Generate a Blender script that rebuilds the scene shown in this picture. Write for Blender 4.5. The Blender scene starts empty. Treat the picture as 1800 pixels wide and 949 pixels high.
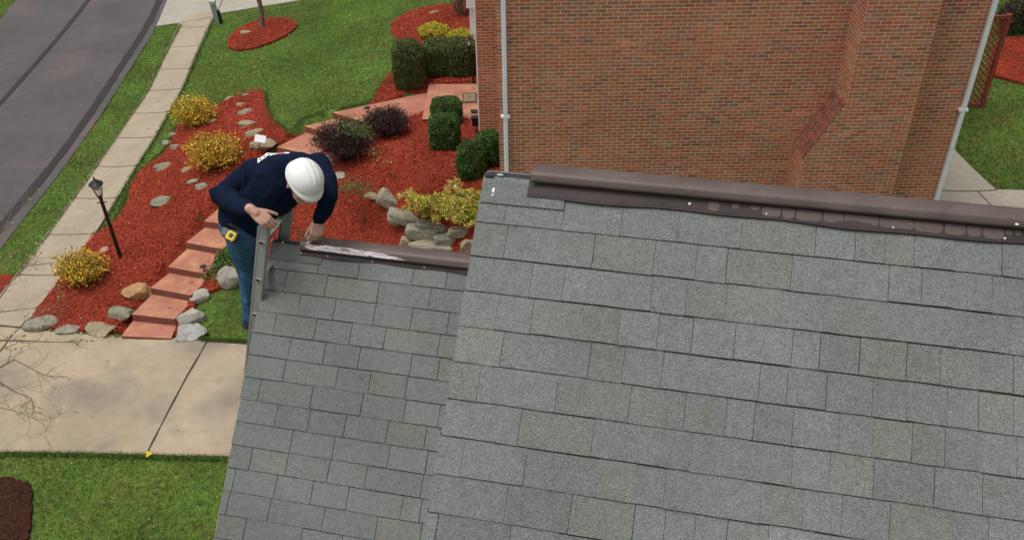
import bpy, bmesh, math, random
import numpy as np
from mathutils import Vector, Matrix, noise
from mathutils.geometry import delaunay_2d_cdt
random.seed(7); RNG = np.random.default_rng(7)
S = bpy.context.scene
COL = S.collection
rad = math.radians

# ---------------------------------------------------------------- camera, sky, sun, exposure
CAMZ = 12.0
TH, RO, FPX, CX, CY = rad(35.43), rad(0.97), 1600.0, 900.0, 474.5
F_ = np.array([0, math.cos(TH), -math.sin(TH)])
_U = np.array([0, math.sin(TH), math.cos(TH)]); _R = np.array([1.0, 0, 0])
U_ = math.cos(RO)*_U + math.sin(RO)*_R
R_ = math.cos(RO)*_R - math.sin(RO)*_U
CAM = np.array([0, 0, CAMZ])
cam = bpy.data.cameras.new('camera'); camo = bpy.data.objects.new('camera', cam); COL.objects.link(camo)
cam.sensor_width = 36; cam.lens = 32; cam.clip_end = 2000; cam.clip_start = .05
M = Matrix(((R_[0], U_[0], -F_[0], 0), (R_[1], U_[1], -F_[1], 0), (R_[2], U_[2], -F_[2], CAMZ), (0, 0, 0, 1)))
camo.matrix_world = M
S.camera = camo
w = bpy.data.worlds.new('World'); S.world = w; w.use_nodes = True
nt = w.node_tree; bg = nt.nodes['Background']
sky = nt.nodes.new('ShaderNodeTexSky'); sky.sky_type = 'NISHITA'; sky.sun_disc = False
SUN_EL, SUN_AZ = rad(74), rad(-105)      # azimuth measured from +Y towards +X
sky.sun_elevation = SUN_EL; sky.sun_rotation = SUN_AZ
sky.air_density = 1.0; sky.dust_density = 6.0; sky.ozone_density = 1.0
hs = nt.nodes.new('ShaderNodeHueSaturation'); hs.inputs['Saturation'].default_value = .15     # overcast: the blue is veiled
nt.links.new(sky.outputs[0], hs.inputs['Color']); nt.links.new(hs.outputs[0], bg.inputs[0]); bg.inputs[1].default_value = 0.14
sl = bpy.data.lights.new('sun', 'SUN'); sl.energy = 1.2; sl.angle = rad(24); sl.color = (1, .96, .9)
so = bpy.data.objects.new('sun', sl); COL.objects.link(so)
sd = Vector((math.sin(SUN_AZ)*math.cos(SUN_EL), math.cos(SUN_AZ)*math.cos(SUN_EL), math.sin(SUN_EL)))
so.rotation_euler = sd.to_track_quat('Z', 'Y').to_euler(); so.location = (0, 0, 30)
S.view_settings.view_transform = 'Standard'; S.view_settings.look = 'None'
S.view_settings.exposure = 0.0; S.view_settings.gamma = 1; S.view_settings.use_curve_mapping = False

# ---------------------------------------------------------------- pixel <-> place
def ray(px, py): return F_ + R_*(px-CX)/FPX - U_*(py-CY)/FPX
def P(px, py, z): return CAM + ray(px, py)*z          # point at depth z along the axis
def onZ(px, py, h): d = ray(px, py); return CAM + d*((h-CAMZ)/d[2])
def onY(px, py, Y): d = ray(px, py); return CAM + d*(Y/d[1])
def proj(p):
    q = np.asarray(p, float)-CAM; z = q@F_
    return CX+FPX*(q@R_)/z, CY-FPX*(q@U_)/z, z
def onplane(px, py, P0, n):
    d = ray(px, py); return CAM + d*((P0-CAM)@n/(d@n))

# ---------------------------------------------------------------- steps data (px of front edge of each tread, height)
STEPS = [((213,590.5),(301,594.5),.03), ((231.6,552.4),(306.5,560.8),.21), ((264,506),(335,519),.38), ((295,469),(362,481),.55),
         ((326.5,426.3),(391,438),.72), ((358,389),(424,398),.89), ((386,352),(452,363),1.06), ((414,318),(483,331),1.23),
         ((446,290),(514,304),1.40), ((486.5,259),(547,272),1.57), ((535,222),(604,243),1.74), ((585,198),(662,222),1.91)]
WALK_END = ((752,163),(745,197)); WALK_H = 1.91; PORCH_H = 2.08

# ---------------------------------------------------------------- terrain: thin plate spline through known spots
CP = []
def cpx(px, py, h): p = onZ(px, py, h); CP.append((p[0], p[1], h))
for a in [(0,949,0),(380,949,0),(0,800,0),(400,803,0),(0,590,0),(230,590,0),(435,603,0),(258,795,0),(600,640,.1),(150,700,0),
          (20,560,0),(118,440,.1),(200,300,.2),(280,180,.25),(345,45,.2),(0,400,-.08),(0,250,-.1),(100,200,-.05),(200,60,-.05),(0,50,-.2),
          (250,20,.0),(300,10,.1),(212,455,.36),(100,560,.04),(150,585,.0),(130,500,.16),(250,400,.5),(190,520,.15),(300,300,.8),(250,330,.5),(370,330,.97),
          (340,220,.8),(440,190,1.1),(400,560,.06),(400,590,.0),(405,500,.4),(430,450,.62),(395,455,.62),(560,430,.62),(640,450,.6),
          (660,400,.85),(600,370,1.15),(540,380,.95),(700,410,.9),(740,450,.7),(800,460,.6),(560,330,1.4),(640,330,1.62),(620,290,1.72),
          (700,320,1.8),(760,345,1.85),(820,370,1.85),(700,250,1.92),(800,270,2.05),(850,300,2.08),(650,240,1.86),(836,250,2.1),
          (830,100,2.1),(760,60,2.0),(700,130,1.95),(660,165,1.83),(600,100,1.45),(520,190,1.4),(560,150,1.5),(500,100,1.05),(450,60,.75),(400,120,.65),
          (380,60,.4),(650,30,1.6),(520,10,.85),(800,5,2.1),(460,140,1.05),
          (1700,350,1.0),(1800,360,1.0),(1700,290,1.15),(1800,300,1.2),(1720,190,1.6),(1790,110,2.0),(1790,40,2.3)]: cpx(*a)
for i, (l, r, h) in enumerate(STEPS[1:], 1):
    cpx(l[0]-6, l[1]-4, h-.09); cpx(r[0]+8, r[1]-4, h-.1)
for x, y, h in [(5,5,0),(-20,0,0),(-6,4,0),(-35,20,-.1),(-35,55,-.1),(35,60,2.6),(0,60,2),(30,0,.3),(8,15,1.3),(0,15.5,1.7),(30,25,1.8),(-15,60,.6),(2,10,.5),(10,10,.6),(12,30,2.1)]:
    CP.append((x, y, h))
CP = np.array(CP)
def inpoly(x, y, poly):
    poly = np.asarray(poly); inside = np.zeros(len(x), bool); j = len(poly)-1
    for i in range(len(poly)):
        xi, yi = poly[i]; xj, yj = poly[j]
        c = ((yi > y) != (yj > y)) & (x < (xj-xi)*(y-yi)/(yj-yi+1e-12)+xi)
        inside ^= c; j = i
    return inside
STEPCAP = []
for _i in range(len(STEPS)):
    _l, _r, _h = STEPS[_i]
    _l2, _r2 = (STEPS[_i+1][0], STEPS[_i+1][1]) if _i+1 < len(STEPS) else WALK_END
    _q = np.array([onZ(*p, _h)[:2] for p in (_l, _r, _r2, _l2)]); _c = _q.mean(0)
    STEPCAP.append(((_q-_c)*1.12+_c, _h))
_q = np.array([onZ(*p, PORCH_H)[:2] for p in ((742,210),(880,208),(880,148),(754,148))]); STEPCAP.append(((_q-_q.mean(0))*1.05+_q.mean(0), PORCH_H))
def _tps(r2): return np.where(r2 > 1e-12, .5*r2*np.log(np.maximum(r2, 1e-12)), 0)
_n = len(CP)
_K = _tps(((CP[:, None, :2]-CP[None, :, :2])**2).sum(-1)) + np.eye(_n)*0.25
_Pm = np.hstack([np.ones((_n, 1)), CP[:, :2]])
_A = np.zeros((_n+3, _n+3)); _A[:_n, :_n] = _K; _A[:_n, _n:] = _Pm; _A[_n:, :_n] = _Pm.T
_W = np.linalg.solve(_A, np.concatenate([CP[:, 2], np.zeros(3)]))
def terr(x, y):
    x = np.atleast_1d(np.asarray(x, float)); y = np.atleast_1d(np.asarray(y, float)); out = np.empty(x.shape)
    for i in range(0, len(x), 20000):
        xs, ys = x[i:i+20000], y[i:i+20000]
        r2 = (xs[:, None]-CP[None, :, 0])**2 + (ys[:, None]-CP[None, :, 1])**2
        z = _tps(r2)@_W[:_n] + _W[_n] + _W[_n+1]*xs + _W[_n+2]*ys
        d = np.sqrt(xs**2+(ys-25)**2); k = np.clip((d-38)/15, 0, 1); k = k*k*(3-2*k)
        out[i:i+20000] = z*(1-k) + .5*k
    for pl, h in STEPCAP:          # the ground stays below the treads
        m = inpoly(x, y, pl); out[m] = np.minimum(out[m], h-.15)
    return out
def th(x, y): return float(terr(x, y)[0])
def G(px, py, off=0.0):
    d = ray(px, py); ts = np.linspace(8, 90, 400); pts = CAM + ts[:, None]*d
    s = pts[:, 2] - terr(pts[:, 0], pts[:, 1]) - off
    i = int(np.argmax(s < 0)); 
    if s[i] >= 0: i = len(ts)-1
    i = max(i, 1); t = ts[i-1] + (ts[i]-ts[i-1])*s[i-1]/(s[i-1]-s[i]+1e-9)
    for _ in range(3):
        p = CAM+d*t; e = p[2]-th(p[0], p[1])-off; t += e/(-d[2])*.8
    return CAM+d*t
def G2(pts): return [tuple(G(*p)[:2]) for p in pts]

# ---------------------------------------------------------------- tagging
def tag(o, label=None, cat=None, group=None, kind=None):
    if label: o['label'] = label
    if cat: o['category'] = cat
    if group: o['group'] = group
    if kind: o['kind'] = kind
    return o
def thing(name, loc, label, cat, group=None):
    o = bpy.data.objects.new(name, None); o.empty_display_size = .1
    COL.objects.link(o); o.location = tuple(float(v) for v in loc); return tag(o, label, cat, group)
def rootloc(o):
    while o.parent: o = o.parent
    return np.array(o.location)
def link(name, me, parent=None, origin=None):
    """me holds world coordinates; shift to parent's root or to origin"""
    off = rootloc(parent) if parent else (np.array(origin, float) if origin is not None else None)
    if off is not None: me.transform(Matrix.Translation(Vector(-off)))
    o = bpy.data.objects.new(name, me); COL.objects.link(o)
    if parent: o.parent = parent
    elif off is not None: o.location = tuple(off)
    return o
class MB:
    def __init__(s): s.v = []; s.f = []; s.m = []; s.c = []
    def add(s, vs, fs, mi=0, c=(1, 1, 1)):
        b = len(s.v); s.v += [tuple(map(float, q)) for q in vs]
        for f in fs: s.f.append(tuple(b+i for i in f)); s.m.append(mi); s.c.append(c)
    def box(s, o, ax, ay, az, mi=0, c=(1, 1, 1), open_bottom=False, mis=None):
        o, ax, ay, az = map(np.asarray, (o, ax, ay, az))
        vs = [o, o+ax, o+ax+ay, o+ay, o+az, o+ax+az, o+ax+ay+az, o+ay+az]
        fs = [(4,5,6,7), (0,1,5,4), (1,2,6,5), (2,3,7,6), (3,0,4,7)]
        if not open_bottom: fs.append((3,2,1,0))
        b = len(s.v); s.v += [tuple(map(float, q)) for q in vs]
        for k, f in enumerate(fs):
            s.f.append(tuple(b+i for i in f)); s.m.append(mis[k] if mis else mi); s.c.append(c)
    def cbox(s, c0, sx, sy, sz, mi=0, c=(1,1,1), ax=(1,0,0), ay=(0,1,0), az=(0,0,1)):
        ax, ay, az = np.array(ax)*sx, np.array(ay)*sy, np.array(az)*sz
        s.box(np.asarray(c0)-ax/2-ay/2-az/2, ax, ay, az, mi, c)
    def tube(s, pts, rs, n=8, mi=0, c=(1,1,1), cap=True):
        pts = [np.asarray(p, float) for p in pts]
        if np.isscalar(rs): rs = [rs]*len(pts)
        b = len(s.v); prev = None
        for i, p in enumerate(pts):
            d = pts[min(i+1, len(pts)-1)] - pts[max(i-1, 0)]; d = d/(np.linalg.norm(d)+1e-9)
            if prev is None:
                a = np.array([0, 0, 1.]) if abs(d[2]) < .9 else np.array([1., 0, 0]); u = np.cross(d, a)
            else: u = prev - d*(prev@d)
            u /= np.linalg.norm(u)+1e-9; prev = u; v = np.cross(d, u)
            for k in range(n):
                t = 2*math.pi*k/n; s.v.append(tuple(p + rs[i]*(math.cos(t)*u + math.sin(t)*v)))
        for i in range(len(pts)-1):
            for k in range(n):
                a0 = b+i*n+k; a1 = b+i*n+(k+1) % n
                s.f.append((a0, a1, a1+n, a0+n)); s.m.append(mi); s.c.append(c)
        if cap:
            s.f.append(tuple(b+k for k in range(n))[::-1]); s.m.append(mi); s.c.append(c)
            e = b+(len(pts)-1)*n; s.f.append(tuple(e+k for k in range(n))); s.m.append(mi); s.c.append(c)
    def lathe(s, c0, prof, n=24, mi=0, c=(1,1,1), ax=None):
        """prof: (r, h) list; ax = 3x3 columns"""
        A = np.eye(3) if ax is None else np.asarray(ax); b = len(s.v)
        for r, h in prof:
            for k in range(n):
                t = 2*math.pi*k/n; s.v.append(tuple(np.asarray(c0) + A@np.array([r*math.cos(t), r*math.sin(t), h])))
        for i in range(len(prof)-1):
            for k in range(n):
                a0 = b+i*n+k; a1 = b+i*n+(k+1) % n
                s.f.append((a0, a1, a1+n, a0+n)); s.m.append(mi); s.c.append(c)
        s.f.append(tuple(b+k for k in range(n))[::-1]); s.m.append(mi); s.c.append(c)
        e = b+(len(prof)-1)*n; s.f.append(tuple(e+k for k in range(n))); s.m.append(mi); s.c.append(c)
    def mesh(s, name, mats, smooth=False):
        me = bpy.data.meshes.new(name); me.from_pydata(s.v, [], s.f)
        for m in (mats if isinstance(mats, (list, tuple)) else [mats]): me.materials.append(m)
        me.polygons.foreach_set('material_index', s.m)
        if any(c != (1, 1, 1) for c in s.c):
            at = me.color_attributes.new('Col', 'FLOAT_COLOR', 'CORNER')
            lt = np.empty(len(me.polygons), int); me.polygons.foreach_get('loop_total', lt)
            cc = np.hstack([np.array(s.c, float), np.ones((len(s.c), 1))]); at.data.foreach_set('color', np.repeat(cc, lt, axis=0).ravel())
        if smooth: me.polygons.foreach_set('use_smooth', [True]*len(me.polygons))
        me.update(); return me
    def build(s, name, mats, parent=None, origin=None, smooth=False):
        return link(name, s.mesh(name, mats, smooth), parent, origin)

def cards(name, V, n, cols, mat, parent=None, origin=None, smooth=False):
    """V (N*n,3) vertices of N faces with n corners each; cols (N,3)"""
    N = len(V)//n; me = bpy.data.meshes.new(name)
    me.vertices.add(N*n); me.vertices.foreach_set('co', V.astype(np.float32).ravel())
    me.loops.add(N*n); me.loops.foreach_set('vertex_index', np.arange(N*n, dtype=np.int32))
    me.polygons.add(N); me.polygons.foreach_set('loop_start', np.arange(0, N*n, n, dtype=np.int32))
    at = me.color_attributes.new('Col', 'FLOAT_COLOR', 'CORNER')
    cc = np.hstack([cols, np.ones((N, 1))]); at.data.foreach_set('color', np.repeat(cc, n, axis=0).astype(np.float32).ravel())
    me.materials.append(mat); me.update(); me.validate()
    return link(name, me, parent, origin)
def rnd_unit(N):
    v = RNG.normal(size=(N, 3)); return v/np.linalg.norm(v, axis=1)[:, None]
def leaf_quads(C, size, aspect=.55, up=0.0, droop=None):
    """diamond leaves with a random frame; C (N,3)"""
    N = len(C); a = rnd_unit(N); a[:, 2] = a[:, 2]*(1-up)+up; a /= np.linalg.norm(a, axis=1)[:, None]
    b = np.cross(a, rnd_unit(N)); b /= np.linalg.norm(b, axis=1)[:, None]
    s = (size*(.6+.8*RNG.random(N)))[:, None]
    V = np.stack([C-a*s*.5, C+b*s*aspect*.5, C+a*s*.5, C-b*s*aspect*.5], 1).reshape(-1, 3)
    return V
def vary(c, N, k=.25, hue=.06):
    c = np.array(c); m = np.exp(RNG.normal(0, k, (N, 1))); h = 1+RNG.normal(0, hue, (N, 3)); return np.clip(c*m*h, 0, 1)

# ---------------------------------------------------------------- materials
def nd(nt, t, **kw):
    n = nt.nodes.new(t)
    for k, v in kw.items():
        if k.startswith('i_'): n.inputs[int(k[2:])].default_value = v
        else: setattr(n, k, v)
    return n
def mat(name, base=(.5,.5,.5), rough=.7, metal=0.0, attr=False, n1=None, bump=None, spec=.35, mixes=(), emit=None, trans=0, coat=0):
    """n1: list of (scale, detail, strength) multiplying value noise; mixes: list of (scale, lo, hi, color, detail); bump: list of (scale, strength, dist)"""
    m = bpy.data.materials.new(name); m.use_nodes = True; nt = m.node_tree; b = nt.nodes['Principled BSDF']
    b.inputs['Roughness'].default_value = rough; b.inputs['Metallic'].default_value = metal
    b.inputs['Specular IOR Level'].default_value = spec
    if trans: b.inputs['Transmission Weight'].default_value = trans
    if coat: b.inputs['Coat Weight'].default_value = coat
    tc = nd(nt, 'ShaderNodeTexCoord'); L = nt.links.new
    if attr:
        a = nd(nt, 'ShaderNodeAttribute', attribute_name='Col'); cur = a.outputs['Color']
        if tuple(base) != (1, 1, 1):
            mx = nd(nt, 'ShaderNodeMix', data_type='RGBA', blend_type='MULTIPLY'); mx.inputs[0].default_value = 1
            L(cur, mx.inputs[6]); mx.inputs[7].default_value = (*base, 1); cur = mx.outputs[2]
    else:
        r = nd(nt, 'ShaderNodeRGB'); r.outputs[0].default_value = (*base, 1); cur = r.outputs[0]
    for (sc, lo, hi, colr, det) in mixes:
        n = nd(nt, 'ShaderNodeTexNoise'); n.inputs['Scale'].default_value = sc; n.inputs['Detail'].default_value = det; L(tc.outputs['Object'], n.inputs['Vector'])
        mr = nd(nt, 'ShaderNodeMapRange'); L(n.outputs[0], mr.inputs[0]); mr.inputs[1].default_value = lo; mr.inputs[2].default_value = hi
        mx = nd(nt, 'ShaderNodeMix', data_type='RGBA'); L(mr.outputs[0], mx.inputs[0]); L(cur, mx.inputs[6]); mx.inputs[7].default_value = (*colr, 1); cur = mx.outputs[2]
    for (sc, det, st) in (n1 or []):
        n = nd(nt, 'ShaderNodeTexNoise'); n.inputs['Scale'].default_value = sc; n.inputs['Detail'].default_value = det; L(tc.outputs['Object'], n.inputs['Vector'])
        mr = nd(nt, 'ShaderNodeMapRange'); L(n.outputs[0], mr.inputs[0]); mr.inputs[1].default_value = .25; mr.inputs[2].default_value = .75
        mr.inputs[3].default_value = 1-st; mr.inputs[4].default_value = 1+st
        mx = nd(nt, 'ShaderNodeMix', data_type='RGBA', blend_type='MULTIPLY'); mx.inputs[0].default_value = 1
        L(cur, mx.inputs[6]); L(mr.outputs[0], mx.inputs[7]); cur = mx.outputs[2]
    L(cur, b.inputs['Base Color'])
    if bump:
        prev = None
        for (sc, st, di) in bump:
            n = nd(nt, 'ShaderNodeTexNoise'); n.inputs['Scale'].default_value = sc; n.inputs['Detail'].default_value = 6; L(tc.outputs['Object'], n.inputs['Vector'])
            bp = nd(nt, 'ShaderNodeBump'); bp.inputs['Strength'].default_value = st; bp.inputs['Distance'].default_value = di; L(n.outputs[0], bp.inputs['Height'])
            if prev: L(prev.outputs[0], bp.inputs['Normal'])
            prev = bp
        L(prev.outputs[0], b.inputs['Normal'])
    if emit:
        b.inputs['Emission Color'].default_value = (*emit[0], 1); b.inputs['Emission Strength'].default_value = emit[1]
    return m
MT = dict(
 lawn=mat('lawn_turf', (.095,.155,.03), .9, n1=[(.6,4,.3),(9,6,.45),(60,4,.35)], mixes=[(.9,.5,.75,(.12,.13,.03),6),(2.5,.55,.8,(.12,.11,.035),6)], bump=[(40,.8,.05)], spec=.1),
 grass=mat('grass_blade', (1,1,1), .7, attr=True, spec=.2),
 mulch=mat('red_mulch', (.29,.044,.023), .95, n1=[(14,8,.4),(60,6,.45),(1.2,4,.22)], mixes=[(45,.62,.72,(.36,.10,.06),4)], bump=[(25,1,.06),(80,.9,.03)], spec=.1),
 chips=mat('mulch_chip', (1,1,1), .9, attr=True, spec=.1),
 dmulch=mat('brown_mulch', (.065,.026,.018), .95, n1=[(14,8,.4),(60,6,.4)], bump=[(25,1,.06),(80,.9,.03)], spec=.1),
 asphalt=mat('asphalt', (.092,.085,.086), .9, n1=[(.5,5,.12),(3,6,.08),(120,4,.25)], mixes=[(.35,.56,.8,(.15,.105,.105),3)], bump=[(150,.4,.01)], spec=.2),
 tar=mat('tar_seam', (.038,.033,.034), .8, n1=[(20,4,.2)], spec=.2),
 conc=mat('concrete', (.375,.30,.215), .85, n1=[(.7,6,.13),(5,8,.08),(90,4,.1)], mixes=[(.5,.50,.66,(.235,.20,.16),7),(1.7,.58,.75,(.28,.24,.185),6)], bump=[(60,.25,.01)], spec=.2),
 conc2=mat('sidewalk_concrete', (.35,.29,.215), .88, n1=[(1.1,6,.12),(7,8,.1),(90,4,.12)], bump=[(60,.3,.01)], spec=.2),
 concg=mat('grey_concrete', (.36,.33,.27), .88, n1=[(1.1,6,.12),(7,8,.1)], bump=[(60,.3,.01)], spec=.2),
 joint=mat('joint_dirt', (.06,.05,.035), .95),
 redc=mat('red_concrete', (.39,.16,.105), .8, n1=[(2,6,.16),(14,6,.1)], mixes=[(2.4,.48,.66,(.47,.25,.13),6),(7,.56,.72,(.44,.17,.13),6),(4,.62,.74,(.22,.08,.055),7)], bump=[(50,.3,.01)], spec=.25),
 redc2=mat('red_concrete_riser', (.225,.085,.062), .85, n1=[(3,6,.15)], bump=[(50,.3,.01)], spec=.2),  # darker than the treads: the risers' shade is painted into the colour
 brick=mat('brick', (1,1,1), .85, attr=True, n1=[(30,4,.18),(.55,6,.2)], bump=[(90,.4,.01)], spec=.2),
 mortar=mat('mortar', (.80,.60,.42), .95, n1=[(1,5,.14),(30,4,.1)], spec=.1),
 white=mat('white_paint', (.86,.88,.93), .45, n1=[(4,4,.05)]),
 trim=mat('beige_trim', (.30,.235,.195), .6, n1=[(4,4,.08)]),
 shingle=mat('shingle', (1,1,1), .92, attr=True, n1=[(320,2,.58),(140,2,.30),(30,5,.11),(2.0,5,.12)], mixes=[(7,.62,.8,(.155,.145,.12),5)], bump=[(300,.8,.004)], spec=.15),
 sedge=mat('shingle_edge', (.03,.03,.028), .95),
 vent=mat('brown_metal', (.098,.069,.062), .5, n1=[(9,6,.13),(60,4,.08)], mixes=[(5,.5,.75,(.135,.10,.088),6),(14,.6,.75,(.075,.052,.047),6)], bump=[(6,.15,.02)], spec=.4),
 ventd=mat('brown_metal_stained', (.040,.028,.026), .6, n1=[(20,6,.25)], spec=.3),
 ventl=mat('brown_metal_dusty', (.100,.072,.066), .6, n1=[(30,6,.12)], spec=.3),
 chalk=mat('chalk', (.80,.72,.77), .95, n1=[(120,4,.25)]),
 nail=mat('nail_head', (.75,.75,.72), .4, spec=.5),
 alu=mat('aluminium', (.36,.36,.355), .55, metal=.12, n1=[(15,4,.08)], bump=[(200,.1,.002)]),
 alul=mat('aluminium_bare', (.62,.62,.60), .38, metal=.7),
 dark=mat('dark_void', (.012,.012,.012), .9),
 black=mat('black_metal', (.012,.012,.013), .45, n1=[(20,4,.2)]),
 glass=mat('lantern_glass', (.75,.72,.62), .15, spec=.6, emit=((1,.85,.6), .35)),
 bark=mat('bark', (.17,.13,.10), .9, n1=[(12,6,.35)], mixes=[(14,.55,.65,(.33,.33,.28),4)], bump=[(30,.8,.02)]),
 twig=mat('twig', (.20,.14,.105), .9, n1=[(30,4,.2)]),
 smear=None,
 leaf=mat('leaf', (1,1,1), .6, attr=True, spec=.25),
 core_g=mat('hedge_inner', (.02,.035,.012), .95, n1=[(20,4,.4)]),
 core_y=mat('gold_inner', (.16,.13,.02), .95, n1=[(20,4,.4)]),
 util=mat('green_plastic', (.23,.31,.28), .5, n1=[(10,4,.08)]),
 mat_d=mat('doormat', (.10,.075,.045), .95, n1=[(60,4,.4)]),
 mat_l=mat('doormat_border', (.22,.17,.11), .95, n1=[(60,4,.3)]),
 lattice=mat('lattice_red', (.26,.055,.038), .7, n1=[(12,4,.2)]),
 card=mat('white_card', (.75,.75,.78), .5),
 skin=mat('skin', (.52,.29,.22), .5, n1=[(18,4,.12),(60,4,.08)], mixes=[(12,.55,.8,(.52,.21,.16),3)], bump=[(90,.35,.004)], spec=.4),
 navy=mat('navy_fleece', (.0045,.0095,.028), .95, n1=[(6,4,.25)], bump=[(11,.7,.035),(300,.25,.002)], spec=.12),
 jean=mat('blue_denim', (.042,.11,.215), .9, n1=[(4,5,.5),(9,4,.3),(40,4,.25)], mixes=[(9,.55,.8,(.09,.19,.30),5)], bump=[(14,.8,.03),(300,.3,.002)], spec=.15),
 helmet=mat('helmet_plastic', (.80,.80,.78), .3, n1=[(9,5,.04)], mixes=[(22,.66,.75,(.66,.64,.60),4)], spec=.5, coat=.2),
 hair=mat('grey_hair', (.10,.085,.075), .9, n1=[(80,4,.4)], bump=[(120,1,.01)]),
 leather=mat('dark_leather', (.02,.014,.012), .5),
 boot=mat('grey_shoe', (.05,.05,.06), .7),
 yellow=mat('yellow_plastic', (.75,.55,.02), .4),
 gold=mat('gold_metal', (.8,.6,.25), .25, metal=1),
 wshirt=mat('white_print', (.75,.75,.78), .8), rprint=mat('red_print', (.5,.02,.05), .8),
 figur=mat('figurine_stone', (.5,.5,.48), .7, n1=[(30,4,.2)]),
 gpaint=mat('pale_siding', (.5,.47,.42), .7, n1=[(2,4,.05)]),
)
def rockmat(i, c):
    return mat('rock_stone', c, .9, n1=[(5,6,.28),(25,6,.2)], mixes=[(3.5,.52,.7,tuple(np.array(c)*[1.25,1.2,1.15]),6),(6,.6,.7,tuple(np.array(c)*.5),5)], bump=[(7,.7,.06),(30,.6,.015)], spec=.2)

# chalk dust rubbed on metal: chalk where the noise is high, bare metal showing through elsewhere
_m = mat('chalk_smear', (.78,.70,.75), .95); _nt = _m.node_tree; _b = _nt.nodes['Principled BSDF']; _tc = nd(_nt, 'ShaderNodeTexCoord')
_mp = nd(_nt, 'ShaderNodeMapping'); _mp.inputs['Scale'].default_value = (9, 60, 60); _cn = nd(_nt, 'ShaderNodeTexNoise'); _cn.inputs['Scale'].default_value = 1.6; _cn.inputs['Detail'].default_value = 6
_mr = nd(_nt, 'ShaderNodeMapRange'); _mr.inputs[1].default_value = .40; _mr.inputs[2].default_value = .60; _mr.inputs[4].default_value = .9
_nt.links.new(_tc.outputs['Object'], _mp.inputs[0]); _nt.links.new(_mp.outputs[0], _cn.inputs['Vector']); _nt.links.new(_cn.outputs[0], _mr.inputs[0]); _nt.links.new(_mr.outputs[0], _b.inputs['Alpha'])
MT['smear'] = _m

# ================================================================ GROUND
def inpoly(x, y, poly):
    poly = np.asarray(poly); inside = np.zeros(len(x), bool); j = len(poly)-1
    for i in range(len(poly)):
        xi, yi = poly[i]; xj, yj = poly[j]
        c = ((yi > y) != (yj > y)) & (x < (xj-xi)*(y-yi)/(yj-yi+1e-12)+xi)
        inside ^= c; j = i
    return inside
def smoothpoly(pts, it=2):
    pts = [np.array(p, float) for p in pts]
    for _ in range(it):
        q = []
        for i in range(len(pts)):
            a, b = pts[i], pts[(i+1) % len(pts)]; q += [a*.75+b*.25, a*.25+b*.75]
        pts = q
    return [tuple(p) for p in pts]
def densify(poly, step=.3):
    out = []
    for i in range(len(poly)):
        a, b = np.array(poly[i]), np.array(poly[(i+1) % len(poly)]); n = max(1, int(np.linalg.norm(b-a)/step))
        for k in range(n): out.append(tuple(a+(b-a)*k/n))
    return out
def drape(name, poly, off, m, kind='structure', step=.35, jit=0.0, skirt=.2, parent=None, extra=None):
    poly = densify(poly, step)
    if jit:
        poly = [(x+random.uniform(-jit, jit), y+random.uniform(-jit, jit)) for x, y in poly]
    A = np.array(poly); x0, y0 = A.min(0); x1, y1 = A.max(0)
    gx, gy = np.meshgrid(np.arange(x0+step/2, x1, step), np.arange(y0+step/2, y1, step)); gx, gy = gx.ravel(), gy.ravel()
    k = inpoly(gx, gy, poly); gx, gy = gx[k], gy[k]
    # drop grid points too near the outline
    if len(gx):
        d = np.min((gx[:, None]-A[None, :, 0])**2+(gy[:, None]-A[None, :, 1])**2, axis=1); k = d > (step*.35)**2; gx, gy = gx[k], gy[k]
    vs = [Vector(p) for p in poly]+[Vector((a, b)) for a, b in zip(gx, gy)]
    n = len(poly)
    r = delaunay_2d_cdt(vs, [(i, (i+1) % n) for i in range(n)], [], 1, 1e-5)
    V = np.array([(v.x, v.y) for v in r[0]]); Z = terr(V[:, 0], V[:, 1])+off
    if extra is not None: Z = Z+extra(V[:, 0], V[:, 1])
    fs = [tuple(f) for f in r[2]]
    # orient up
    out = []
    for f in fs:
        a, b, c = V[f[0]], V[f[1]], V[f[2]]
        out.append(f if (b[0]-a[0])*(c[1]-a[1])-(b[1]-a[1])*(c[0]-a[0]) > 0 else f[::-1])
    verts = [(V[i, 0], V[i, 1], Z[i]) for i in range(len(V))]
    cnt = {}
    for f in out:
        for i in range(len(f)): e = (f[i], f[(i+1) % len(f)]); cnt[e] = 1
    if skirt:
        low = {}
        for (a, b) in [e for e in cnt if (e[1], e[0]) not in cnt]:
            for q in (a, b):
                if q not in low: low[q] = len(verts); verts.append((verts[q][0], verts[q][1], verts[q][2]-skirt))
            out.append((b, a, low[a], low[b]))
    me = bpy.data.meshes.new(name); me.from_pydata(verts, [], out); me.materials.append(m); me.update()
    o = link(name, me, parent)
    if kind and not parent: tag(o, kind=kind)
    return o, poly

# --- outlines traced on the ground (photo pixels)
ROAD = [(30,-2),(10,22),(0,35),(-60,110),(-400,300),(-500,700),(-150,640),(-30,480),(0,438),(35,391),(115,290),(164,221),(221,133),(259,73),(275,47),(295,0),(312,-60),(330,-130),(90,-130)]
SIDEWALK = [(322,30),(312,50),(290,95),(262,155),(232,200),(202,243),(170,290),(125,352),(83,412),(28,485),(-15,540),(-60,600),(-60,640),(-20,600),(0,573),(45,577),(71,537),(101,499),(139,446),(167,412),(188,380),(222,325),(243,290),(269,250),(303,193),(322,155),(350,90),(371,46),(378,18)]
DRIVE = [(-320,572),(-60,572),(0,573),(45,577),(150,586),(215,591),(300,595),(365,600),(440,604),(800,619),(800,836),(400,803),(263,800),(120,797),(0,795),(-320,790)]
DRIVE2 = [(275,47),(318,41),(375,31),(389,24),(450,14),(530,1),(640,-30),(640,-90),(330,-110),(312,-60),(295,0)]
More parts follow.
